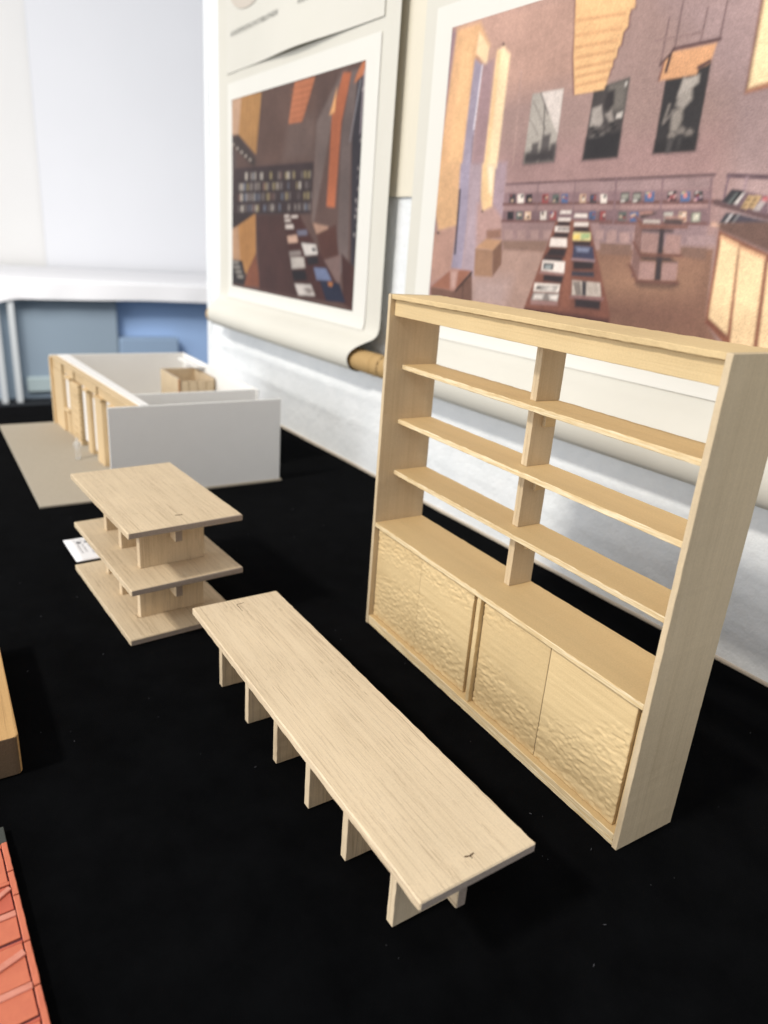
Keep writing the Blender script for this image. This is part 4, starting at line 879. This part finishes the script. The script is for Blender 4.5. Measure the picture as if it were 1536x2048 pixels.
for a, c in ((.1031, .1467), (.1508, .1929), (.1970, .2394), (.2435, .2961)):
    board('upright', (x0, .0287, a), (x0+.0028, D-.0004, c), sidew, bc, 2, .0002, .00005); board('upright', (x0+.0030, .0285, a), (x1, D-.0006, c), sidew, bc, 2, .0002, .00005)
for z in SH: board('shelf_peg', (x0-.0016, .0375, z-.0180), (x1+.0030, .0470, z-.0040), casew, bc, 1, .0003)
board('cabinet_divider', (.1529, .0014, .0091), (.1568, .020, .0989), casew, bc, 2, .0003, .00018)
for a, c in ((.1450, .1527), (.2998, .3053)): board('recess_filler', (a, .0078, .0091), (c, .0120, .0989), casew, bc, 2, .0002)
board('back_panel', (T+.0002, D-.0030, .0091), (L-T-.0002, D-.0008, .0989), casew, bc, 0, .0003)
# carved doors: hollows worked into the face in bands that run across all four leaves
def door(name, xa, xb, k):
    za, zb, yf, th = .0093, .0982, .0048, .0040
    nu, nv = 120, 150
    def fn(U, V):
        X = xa+(xb-xa)*U; Z = za+(zb-za)*V
        g = (X-T)/(L-2*T)
        lower = np.interp(g, [0, .12, .24, .33, .40, .47, .53, .62, .74, .82, .92, 1], [.42, .54, .60, .54, .40, .22, .48, .42, .32, .42, .66, .78])
        upper = np.interp(g, [0, .12, .24, .36, .48, .53, .60, .70, 1], [.70, .74, .80, .80, .84, .80, .92, 1.02, 1.1])
        wob = .05*(value_noise(X*160, Z*160, 4)-.5)
        mask = np.clip((lower+.10-V+wob)/.16, 0, 1)+np.clip((V-upper+.06+wob)/.12, 0, 1)+.10
        a, c = X*270+Z*60, Z*500-X*70
        n1 = value_noise(a+.8*value_noise(a*.7, c*.7, 21), c+.9*value_noise(a*.6, c*.6, 22), 11)
        n2 = value_noise(a*1.9, c*1.9, 12)
        Y = yf+np.clip(mask, 0, 1)*(.00100*(n1-.35)+.00020*(n2-.5))+.00015*value_noise(X*40, Z*300, 13)
        e = np.minimum(np.minimum(U+(k == 1), 1-U+(k == 0))*(xb-xa), np.minimum(V, 1-V)*(zb-za))
        Y = Y+.0004*np.clip(1-e/.0005, 0, 1)**2
        return X, Y, Z
    me = grid(name, nu, nv, fn)
    bm = bmesh.new(); bm.from_mesh(me)
    border = [e for e in bm.edges if len(e.link_faces) == 1]
    r = bmesh.ops.extrude_edge_only(bm, edges=border)
    for v in r['geom']:
        if isinstance(v, bmesh.types.BMVert): v.co.y = yf+th
    for f in [f for f in r['geom'] if isinstance(f, bmesh.types.BMFace)]: f.smooth = False
    bmesh.ops.contextual_create(bm, geom=[e for e in bm.edges if len(e.link_faces) == 1])
    bmesh.ops.recalc_face_normals(bm, faces=bm.faces)
    bm.to_mesh(me); bm.free()
    return link(name, me, casew[0], bc)
for k, (a, c) in enumerate(((.0043, .07454), (.07468, .1446), (.1574, .2271), (.2274, .2994))): door('door', a, c, k)
# ------------------------------------------------------------------ long low table
lt = thing('low_table', (.0132, -.1696, 0), .0319, 'long low balsa bench table model on six slab legs in the foreground', 'table')
board('table_top', (0, 0, .0515), (.311, .0725, .0573), balsa, lt, 0, .0007, .00022)
for x in (.0334, .0854, .1344, .1817, .2285, .2777): board('leg', (x-.0058, .0115, 0), (x, .0605, .0513), balsa, lt, 2, .0003, .00008)
board('beam', (.012, .0332, .0240), (.3005, .0392, .0512), balsa, lt, 0, .0004, .0001)
def slot(parent, pts, z, w, mat, name='joint_gap'):
    """an open hairline joint, drawn out as a sunk sliver"""
    for (a, c) in zip(pts[:-1], pts[1:]):
        d = Vector((c[0]-a[0], c[1]-a[1], 0)); n = Vector((-d.y, d.x, 0)).normalized()*w/2
        V = [(a[0]-n.x, a[1]-n.y, z), (c[0]-n.x, c[1]-n.y, z), (c[0]+n.x, c[1]+n.y, z), (a[0]+n.x, a[1]+n.y, z)]
        link(name, mesh(name, [(*v[:2], z-.0004) for v in V]+V, [(0, 1, 2, 3), (4, 5, 6, 7), (0, 1, 5, 4), (1, 2, 6, 5), (2, 3, 7, 6), (3, 0, 4, 7)]), mat, parent)
gap_m, _, _ = new_mat('joint_gap', (.10, .06, .035), .9, 0)
slot(lt, [(.022, .0331), (.0097, .0332), (.0092, .0395)], .05745, .00035, gap_m)
slot(lt, [(.2999, .0345), (.3008, .0372), (.3003, .0400)], .05745, .0008, gap_m); slot(lt, [(.3006, .0372), (.3026, .0374)], .05745, .0005, gap_m)
# ------------------------------------------------------------------ three tier display stand
ds = thing('display_stand', (-.2153, -.2203, 0), .0942, 'three tier balsa display stand model with wide flat shelves', 'stand')
TL, TW, tt = .1736, .1009, .0056
for z, dx, dy in ((tt, -.0009, -.0025), (.0538, .0024, -.0007), (.1040, 0, 0)): board('tier', (dx, dy, z-tt), (dx+TL, dy+TW, z), balsa, ds, 0, .0006, .00018)
for z0, z1, q in ((.0538, .0984, ((.138, .0200, .0795), (.0880, .0193, .0795), (.0396, .0203, .0795))), (tt, .0482, ((.138, .0180, .0780), (.0870, .0175, .0780), (.0365, .0200, .0780)))):
    for x, ya, yb in q: board('support', (x-.0075, ya, z0), (x, yb, z1), balsa, ds, 2, .0003)
board('beam', (.012, .0477, .0788), (.1505, .0543, .0983), balsa, ds, 0, .0003); board('beam', (.012, .0455, .0265), (.1535, .0520, .0481), balsa, ds, 0, .0003)
slot(ds, [(.1507, .0479), (.1512, .0545)], .10415, .0012, gap_m)
slot(ds, [(.1300, .0158), (.1375, .0160), (.1376, .0180)], tt+.0001, .0005, gap_m)
# name card lying on the lowest tier
nc = thing('name_card', (-.2153-.0611*math.cos(.0942)-.0020*math.sin(.0942), -.2203-.0611*math.sin(.0942)+.0010, 0), .0942-.02, 'small white printed card tucked under the display stand shelves', 'card')
cw, _, _ = new_mat('card_white', (.90, .88, .88), .5, .3)
def cardsheet(U, V): return -.002+.0595*U, .034*V, .0068+.0012*(1-U)**2+0*V
me = grid('card_sheet', 10, 4, cardsheet); bm = bmesh.new(); bm.from_mesh(me); bmesh.ops.solidify(bm, geom=bm.faces, thickness=-.0004); bm.to_mesh(me); bm.free()
link('card_sheet', me, cw, nc)
def flat(name, pts, z, mat, parent): return link(name, mesh(name, [(*p, z) for p in pts], [tuple(range(len(pts)))]), mat, parent)
def ell(cx, cy, rx, ry, n=14): return [(cx+rx*math.cos(k*2*math.pi/n), cy+ry*math.sin(k*2*math.pi/n)) for k in range(n)]
for cx, cy, r in ((.0115, .0130, .0026), (.0115, .0205, .0020)): flat('logo_dot', ell(cx, cy, r*.8, r*1.15), .00845, ink, nc)
for cy in (.0120, .0190):
    n = 10; o_ = [(.0052+.0030*math.sin(math.pi*k/n), cy-.0032+.0064*k/n) for k in range(n+1)]; i_ = [(x-.0011+.0004*math.sin(k*math.pi/n), y) for k, (x, y) in enumerate(o_)]
    link('logo_arc', mesh('logo_arc', [(*p, .0088) for p in o_+i_], [(k, k+1, n+2+k, n+1+k) for k in range(n)]), ink, nc)
for y, s, z, txt in ((.0205, .0050, .0084, 'ELLIOTT BUI'), (.0145, .0036, .0084, 'Sous-Directeur'), (.0098, .0036, .0084, 'Menuiserie d\'art')):
    link('card_text', text_mesh('card_text', txt, s), ink_grey, nc, (.0165, y, z-.0001))
# ------------------------------------------------------------------ white card building model
bm_ = thing('building_model', (-.4119, -.2327, 0), .0254, 'white card building model with timber facade on a grey board base', 'model')
tb = .003; zt = .122; h = zt-tb
def wallb(name, lo, hi, mat=whitecard, axis=0): return board(name, lo, hi, mat, bm_, axis, .0004, 0)
wallb('base_board', (-.432, 0, 0), (.0015, .3275, tb-.0001), greyboard)
wallb('wall', (-.0030, .0876, tb), (0, .3244, zt), axis=1)
wallb('wall', (-.0775, .135, tb), (-.0745, .3178, zt-.0006), axis=1)
wallb('wall', (-.4255, .088, tb), (-.4225, .3212, zt), axis=1)
wallb('wall', (-.4222, .3182, tb), (-.0700, .3212, zt-.0003))
wallb('floor_sheet', (-.4222, .135, tb), (-.0032, .3180, tb+.001))
wallb('wall_top_strip', (-.400, .302, zt-.008), (-.30, .3180, zt-.005))
# facade wall: a thick white inner leaf and the timber relief on its street side, following a slight skew
fc = link('facade', mesh('facade', [], []), None, bm_, (-.42, .088, 0), (0, 0, math.atan2(.025, .36)))
def fboard(name, lo, hi, mats, axis=2, ch=.0003): return board(name, lo, hi, mats, fc, axis, ch, .00005)
inner = [(.0005, .012), (.417, .012), (.417, .024), (.0005, .030)]
V = [(x, y, tb) for x, y in inner]+[(x, y, zt+.0002) for x, y in inner]
fc.data = mesh('facade', V, [(0, 3, 2, 1), (4, 5, 6, 7), (0, 1, 5, 4), (1, 2, 6, 5), (2, 3, 7, 6), (3, 0, 4, 7)]); fc.data.materials.append(whitecard)
for a, c, y in ((.003, .060, .002), (.085, .117, .006), (.194, .214, .003), (.250, .283, .001), (.320, .40, .003)): fboard('pier', (a, y, tb), (c, .0118, .1025), facew, 2)
for a, c, y in ((.003, .060, .0030), (.0605, .0965, .006), (.097, .1315, .003), (.132, .1915, .005), (.192, .2555, .003), (.256, .323, .005), (.3235, .405, .003)): fboard('frieze_block', (a, y, .1027), (c-.0008, .0118, .1190), facew, 0)
for a, c in ((.085, .118), (.192, .216), (.248, .285), (.318, .345)): fboard('capital', (a, -.0005, .0985), (c, .0055, .1032), facew, 0)
for a, c, z in ((.060, .0850, .044), (.159, .194, .012), (.214, .250, .010), (.283, .320, .010)): fboard('window', (a+.0004, .0085, z), (c-.0004, .0112, .1022), whitecard, 2)
fboard('sill', (.058, .002, .0400), (.0865, .0084, .0435), facew, 0); fboard('panel_below_window', (.0605, .005, tb), (.0845, .0116, .0398), facew, 2)
for k in range(16):
    z = tb+.0061*k; fboard('brick_course', (.1175, .002-.0007*(k % 2), z), (.1585, .0118, z+.0054), facew, 0, .0006)
fboard('cornice', (.002, .0000, .1192), (.412, .0118, .1210), facew, 0)
fboard('corner_post', (-.0055, -.0015, tb), (.0025, .0118, .1192), facew, 2)
cb = wallb('counter_unit', (-.345, .2535, tb), (-.3420, .315, .108), balsa, 2)
for lo, hi in (((-.3418, .2535, tb), (-.245, .2565, .108)), ((-.3418, .3125, tb), (-.245, .315, .108)), ((-.2478, .2567, tb), (-.245, .3123, .103))): board('counter_unit', lo, hi, balsa, bm_, 2, .0003)
for k in range(4): board('counter_panel', (-.2447, .2575+.0143*k, .03), (-.2432, .2700+.0143*k, .104), balsa, bm_, 2, .0003)
redw, _, _ = new_mat('red_cedar', (.50, .27, .14), .6, .2); board('counter_corner', (-.2447, .2530, tb), (-.2420, .2556, .107), redw, bm_, 2, .0003)
# clear acrylic scale figure standing in front of the facade
glass, t, b = new_mat('clear_acrylic', (.95, .96, .96), .12, .8); b.inputs['Transmission Weight'].default_value = .62; b.inputs['IOR'].default_value = 1.45
def figure(name):
    me = bpy.data.meshes.new(name); bm = bmesh.new(); sk = bm.verts.layers.skin.verify()
    J = dict(pel=(0, 0, .0165, .0026), chest=(0, 0, .0235, .0031), neck=(0, 0, .0272, .0012), head=(0, 0, .0300, .0021), top=(0, 0, .0322, .0015),
             hl=(.0018, 0, .0150, .0020), kl=(.0022, .0006, .0080, .0014), fl=(.0024, 0, .0012, .0011), hr=(-.0018, 0, .0150, .0020), kr=(-.0020, .0004, .0080, .0014), fr=(-.0022, .0005, .0012, .0011),
             sl=(.0040, 0, .0252, .0014), el=(.0052, .0003, .0195, .0010), al=(.0050, .0014, .0148, .0008), sr=(-.0040, 0, .0252, .0014), er=(-.0052, .0003, .0195, .0010), ar=(-.0048, .0016, .0150, .0008), tl=(.0026, -.0022, .0008, .0009), tr=(-.0024, -.0018, .0008, .0009))
    vs = {}
    for k, (x, y, z, r) in J.items(): v = bm.verts.new((x, y, z)); v[sk].radius = (r, r*.85); vs[k] = v
    vs['pel'][sk].use_root = True
    for a, c in 'pel chest,chest neck,neck head,head top,pel hl,hl kl,kl fl,fl tl,pel hr,hr kr,kr fr,fr tr,chest sl,sl el,el al,chest sr,sr er,er ar'.replace(' ', ':').split(',') and [p.split(':') for p in 'pel:chest,chest:neck,neck:head,head:top,pel:hl,hl:kl,kl:fl,fl:tl,pel:hr,hr:kr,kr:fr,fr:tr,chest:sl,sl:el,el:al,chest:sr,sr:er,er:ar'.split(',')]: bm.edges.new((vs[a], vs[c]))
    bm.to_mesh(me); bm.free()
    o = link(name, me, glass); o.modifiers.new('skin', 'SKIN'); s_ = o.modifiers.new('sub', 'SUBSURF'); s_.levels = 2; s_.render_levels = 2
    return o
fg = figure('person_figurine'); ca, sa = math.cos(.0254), math.sin(.0254)
fg.location = (-.4119+ca*-.1917-sa*.0819, -.2327+sa*-.1917+ca*.0819, tb+.0004); fg.rotation_euler = (0, 0, 1.2)
tag(fg, 'tiny clear acrylic standing figure before the timber facade', 'figurine')
disc = link('stand_disc', tube_mesh('stand_disc', 0, .0008, .0042, 20, 1), glass, fg, (0, -.0006, 0), (0, -math.pi/2, 0))
# ------------------------------------------------------------------ wooden block at the left edge
oak = wood('oak_block', 0, (.62, .38, .16), (.46, .26, .095), (.26, .14, .055), (.22, .145, .085), 1.0, .8, None, .8)
me = bpy.data.meshes.new('wooden_block'); bm = bmesh.new(); bmesh.ops.create_cube(bm, size=1)
for v in bm.verts: v.co = Vector((v.co.x*.16, v.co.y*.11, v.co.z*.029))
bmesh.ops.bevel(bm, geom=[e for e in bm.edges if abs(e.verts[0].co.z-e.verts[1].co.z) > .01], offset=.004, segments=4, affect='EDGES', profile=.5)
bmesh.ops.bevel(bm, geom=[e for e in bm.edges if e.calc_face_angle(0) > 1.2], offset=.0008, segments=2, affect='EDGES', profile=.5)
bm.to_mesh(me); bm.free()
bo = link('wooden_block', me, oak, None, (.0825-.08+.002, -.3036-.055, .0147), (0, 0, .012))
tag(bo, 'solid oak block with a dark end grain face at the left edge', 'block')
# ------------------------------------------------------------------ red relief board at the lower left edge
rb = thing('relief_board', (.1308, -.3179, 0), .0600, 'orange red relief board with raised strips in the lower left corner', 'board')
red = mottled('red_lacquer', (.66, .195, .105), (.54, .14, .08), 60, .7, .5, .25, .0006, 400, .35)
redd = mottled('red_panel', (.58, .135, .08), (.50, .11, .065), 60, .7, .5, .25, .0006, 400, .35); dkgrey, _, _ = new_mat('slate_corner', (.055, .06, .052), .6, .3)
rose = mottled('worn_red_strip', (.72, .30, .22), (.60, .2, .13), 120, .8, .55, .2, .0005, 500, .35)
joint_red, _, _ = new_mat('dark_joint', (.13, .035, .04), .7, .2)
def rboard(name, lo, hi, m): return board(name, lo, hi, m, rb, 0, .0003, .00012)
rboard('backing', (.0136, -.15, 0), (.21, 0, .0026), joint_red)
rboard('corner_plate', (0, -.15, 0), (.0134, 0, .0038), dkgrey)
for a, c in ((.0138, .0365), (.037, .054), (.0545, .085), (.0855, .111), (.1115, .21)): rboard('rim_strip', (a, -.0030, .0029), (c-.0003, -.0002, .0046), red)
def strip(p, q, w, m, z=.0044, name='cross_strip'):
    d = Vector((q[0]-p[0], q[1]-p[1], 0)); o = link(name, board_mesh(name, (d.length, w, .0016), 0, .0003, .0001), m, rb, ((p[0]+q[0])/2, (p[1]+q[1])/2, z-.0008), (0, 0, math.atan2(d.y, d.x)))
    return o
strip((.0155, -.15), (.0155, -.0032), .0030, red); strip((.0440, -.15), (.0440, -.0032), .0022, red)
strip((.0640, -.1450), (.0652, -.0034), .0036, rose); strip((.1400, -.16), (.0905, -.0036), .0036, rose, .0049)
strip((.1000, -.0900), (.0480, -.0036), .0026, rose, .0050)
strip((.1090, -.15), (.1095, -.0034), .0036, rose, .0043); strip((.0815, -.15), (.0835, -.0034), .0012, redd, .0040); strip((.1260, -.15), (.1275, -.0034), .0016, redd, .0040)
for a, c, m in ((.0174, .0424, red), (.0456, .0620, redd), (.0670, .0806, red), (.0826, .1068, red), (.1112, .1250, red), (.1270, .1600, red)): rboard('inset_panel', (a, -.14, .0027), (c, -.0038, .0036), m)
gapd, _, _ = new_mat('dark_hole', (.02, .02, .025), .9, 0)
link('dark_inlay', mesh('dark_inlay', [(.0452, -.012, .0031), (.0462, -.0042, .0031), (.0455, -.0040, .0036), (.0505, -.030, .0036), (.0458, -.030, .0036)], [(2, 3, 4)]), gapd, rb)
# ------------------------------------------------------------------ hanging banners with rolled ends
def smooth_line(pts, k=3):
    P = np.array(pts, float)
    for _ in range(k):
        Q = np.empty((2*len(P)-2, 2)); Q[0::2] = .75*P[:-1]+.25*P[1:]; Q[1::2] = .25*P[:-1]+.75*P[1:]; P = np.vstack([P[:1], Q, P[-1:]])
    return P
def banner_profile(zr):
    """the sheet hangs flat, swells out over the rolled foot below zr and tucks in underneath"""
    k = (zr-.157)/(.233-.157); f = lambda z: .157+(z-.157)*k
    return smooth_line([(-.020, 1.05), (-.020, .7), (-.020, .5), (-.020, .35), (-.020, .28), (-.0202, zr+.012), (-.0225, zr), (-.029, f(.2235)), (-.0395, f(.2150)), (-.0490, f(.2030)), (-.0530, f(.1900)), (-.0525, f(.1760)), (-.047, f(.1640)), (-.038, .1575), (-.028, .1570), (-.019, .1615), (-.014, .171), (-.015, .182), (-.022, .1905), (-.032, .1925)])
def banner_y(Z, P): 
    Q = P[:np.argmin(P[:, 0])]; return np.interp(-Z, -Q[:, 1], Q[:, 0])
def banner(name, u0, u1, zr, label, tube_l, tube_r):
    o = thing(name, (0, .2679, 0), WR, label, 'banner', 'paper banners hanging behind the models')
    zc, yo = .1750, -.0310
    P = banner_profile(zr); nu = 40; cum = np.r_[0, np.cumsum(np.hypot(*np.diff(P, axis=0).T))]; top = cum[np.argmax(P[:, 1] < zr)]
    def fn(U, V):
        sarc = np.interp(V*(len(P)-1), range(len(P)), cum)-top; X = u0+(u1-u0)*U
        Y = np.interp(sarc+top, cum, P[:, 0]); Z = np.interp(sarc+top, cum, P[:, 1])
        t_ = np.clip((sarc-.004)/.05, 0, 1); X = X-(U > .5)*(U-.5)*2*.034*t_*t_*(3-2*t_)
        t2 = np.clip(sarc/.04, 0, 1); X = X+(U < .5)*(.5-U)*2*.010*t2
        return X, Y+.0008*(value_noise(X*8, Z*5, 31)-1)*np.clip(-sarc*20, 0, 1), Z
    link('sheet', grid('sheet', nu, len(P)-1, fn), banner_paper, o)
    tb_ = link('tube', tube_mesh('tube', u0-tube_l, u1+tube_r, .0158, 40, 2, .0130), cardboard, o, (0, yo, zc))
    link('ring', tube_mesh('ring', u1+tube_r*.36, u1+tube_r*.36+.0016, .0163, 40, 1), cardboard, tb_)
    return o
banner('hanging_banner', -1.005, -.3930, .2165, 'cream paper banner with a rolled foot on a cardboard tube, left of the bookcase', .016, .040)
banner('hanging_banner', -.338, .520, .2330, 'cream paper banner with a rolled foot behind the bookcase', .02, .02)
def lin(c): return np.array([(v/255/12.92 if v/255 <= .04045 else ((v/255+.055)/1.055)**2.4) for v in c])
def paint(ops, w, hgt, nu, nv, gain=1.0, sat=.76):
    """flat picture printed on the sheet: filled outlines with soft edges, in print coordinates"""
    U, V = np.meshgrid(np.linspace(0, 1, nu+1)*w, np.linspace(0, 1, nv+1)*hgt)
    img = np.ones((nv+1, nu+1, 3))*lin((160, 130, 124))
    unit = .00072
    for kind, pts, colr, soft, width in ops:
        P = np.array(pts)*[w, hgt]; so = max(soft*1.0*unit, .0011)
        m = so+(width*unit if kind else 0)
        jx = (P[:, 0].min()-m, P[:, 0].max()+m); jy = (P[:, 1].min()-m, P[:, 1].max()+m)
        i0, i1 = np.searchsorted(U[0], jx); k0, k1 = np.searchsorted(V[:, 0], jy)
        if i1 <= i0 or k1 <= k0: continue
        u = U[k0:k1, i0:i1]; v = V[k0:k1, i0:i1]
        dist = np.full(u.shape, 1e9); ins = np.zeros(u.shape, bool)
        n = len(P)
        for q in range(n if kind == 0 else 1):
            a, b_ = P[q], P[(q+1) % n]; d = b_-a; ll = d@d+1e-12
            tt_ = np.clip(((u-a[0])*d[0]+(v-a[1])*d[1])/ll, 0, 1)
            dist = np.minimum(dist, np.hypot(u-a[0]-tt_*d[0], v-a[1]-tt_*d[1]))
            if kind == 0 and abs(d[1]) > 1e-12:
                ins ^= ((a[1] > v) != (b_[1] > v)) & (u < d[0]*(v-a[1])/d[1]+a[0])
        sd = np.where(ins, -dist, dist) if kind == 0 else dist-width*unit/2
        cov = np.clip(.5-sd/so, 0, 1)[..., None]
        sd_ = len(pts)*7+int(colr[0]); var = (.88+.24*value_noise(u*28+sd_, v*28, sd_))*(.95+.1*value_noise(u*120, v*120, sd_+1))
        img[k0:k1, i0:i1] = img[k0:k1, i0:i1]*(1-cov)+lin(colr)*var[..., None]*cov
    img = (img+np.roll(img, 1, 0)+np.roll(img, -1, 0)+np.roll(img, 1, 1)+np.roll(img, -1, 1))/5
    g = gain*(.88+.24*value_noise(U*9, V*9, 53))*(.90+.20*value_noise(U*900, V*900, 54))*(.95+.1*value_noise(U*70, V*55, 51)); g2 = .96+.08*value_noise(U*300, V*300, 52)
    img = img*(g*g2)[..., None]; grey = img.mean(-1, keepdims=True)
    return np.clip((sat*img+(1-sat)*grey)*np.array([.98, .92, .875])*1.03+.005, 0, 1)
def print_sheet(label, u0, u1, z0, z1, zr, off, pic=None, paper=print_paper, curl=0):
    prof = banner_profile(zr)
    o = thing('print', (0, .2679, 0), WR, label, 'print', 'sheets mounted on the hanging banners')
    def fn(U, V): 
        Z = z0+(z1-z0)*V; X = u0+(u1-u0)*U
        return X, banner_y(Z, prof)-off-curl*np.exp(-((U-.55)/.20)**2)*np.clip(1-V*3.0, 0, 1)**1.5-.0003*value_noise(X*14, Z*14, 61), Z
    link('paper', grid('paper', 48, 48, fn), paper, o)
    if pic:
        a, b_, c, d, ops, nu, nv, gain, sat = pic
        def fn2(U, V):
            X = a+(b_-a)*U; Z = c+(d-c)*V; x, y, z = fn((X-u0)/(u1-u0), (Z-z0)/(z1-z0)); return X, y-.0005, Z
        link('picture', grid('picture', nu, nv, fn2, True, paint(ops, b_-a, d-c, nu, nv, gain, sat)), print_ink, o)
    return o
print_sheet('wide colour print of a shop interior with framed photographs, behind the bookcase', -.3137, .335, .2310, .6005, .2330, .0014, (-.282, .30, .252, .576, PICTURE_WIDE, 520, 290, 1.06, .80))
print_sheet('tall dark colour print of a bookshop aisle on the left banner', -.9560, -.4325, .2170, .5975, .2165, .0014, (-.9345, -.4685, .2405, .5695, PICTURE_TALL, 300, 212, .80, .92))
cp = print_sheet('cream captioned sheet cut off by the top of the picture, above the dark print', -.9600, -.4285, .6135, .95, .2165, .0018, None, caption_paper, .008)
CAPTION_Z = .6700
for u, s_ in ((-.9362, 'AXONOMÉTRIE ESPACE PHOTOBIBLIOTHÈQUE'), (-.6690, 'AXONOMÉTRIE')):
    me = text_mesh('caption', s_, .0105)
    co = np.array([v.co[:] for v in me.vertices]); wd = co[:, 0].max(); k = .1950/wd if len(s_) > 20 else .0750/wd
    for v in me.vertices: v.co = Vector((v.co.x*k, 0, v.co.y))
    link('caption', me, ink_grey, cp, (u, -.0262 if u > -.8 else -.0240, CAPTION_Z))
blot, t, b = new_mat('faint_drawing', (.62, .55, .47), .7, .2)
v, _ = coords(t, (1, 1, 1), False)
link('drawing', mesh('drawing', [(-.862+.085*math.cos(k*.2618), -.0232, .748+.046*math.sin(k*.2618)) for k in range(24)], [tuple(range(24))]), blot, cp)
# ------------------------------------------------------------------ lint and dust on the velvet
lint_m, _, _ = new_mat('lint', (.12, .12, .13), .9, 0)
V = []; F = []
random.seed(11)
for k in range(200):
    x, y = random.uniform(-.9, .42), random.uniform(-.34, .2); ln = random.choice((.0003, .0003, .0004, .0005, .0006, .0016)); a = random.uniform(0, 6.28); w = random.uniform(.00006, .00013)
    c, s_ = math.cos(a), math.sin(a); px, py = x, y; bend = random.uniform(-1.2, 1.2)
    for q in range(3):
        a2 = a+bend*q*.5; dx, dy = math.cos(a2)*ln/3, math.sin(a2)*ln/3; nx, ny = -math.sin(a2)*w, math.cos(a2)*w; i = len(V)
        for zz in (.0004, .0007): V += [(px-nx, py-ny, zz), (px+dx-nx, py+dy-ny, zz), (px+dx+nx, py+dy+ny, zz), (px+nx, py+ny, zz)]
        F += [(i, i+1, i+2, i+3), (i+4, i+5, i+6, i+7), (i, i+1, i+5, i+4), (i+2, i+3, i+7, i+6)]
        px += dx; py += dy
tag(link('lint', mesh('lint', V, F), lint_m), 'specks of pale lint scattered over the black cloth', 'lint', None, 'stuff')
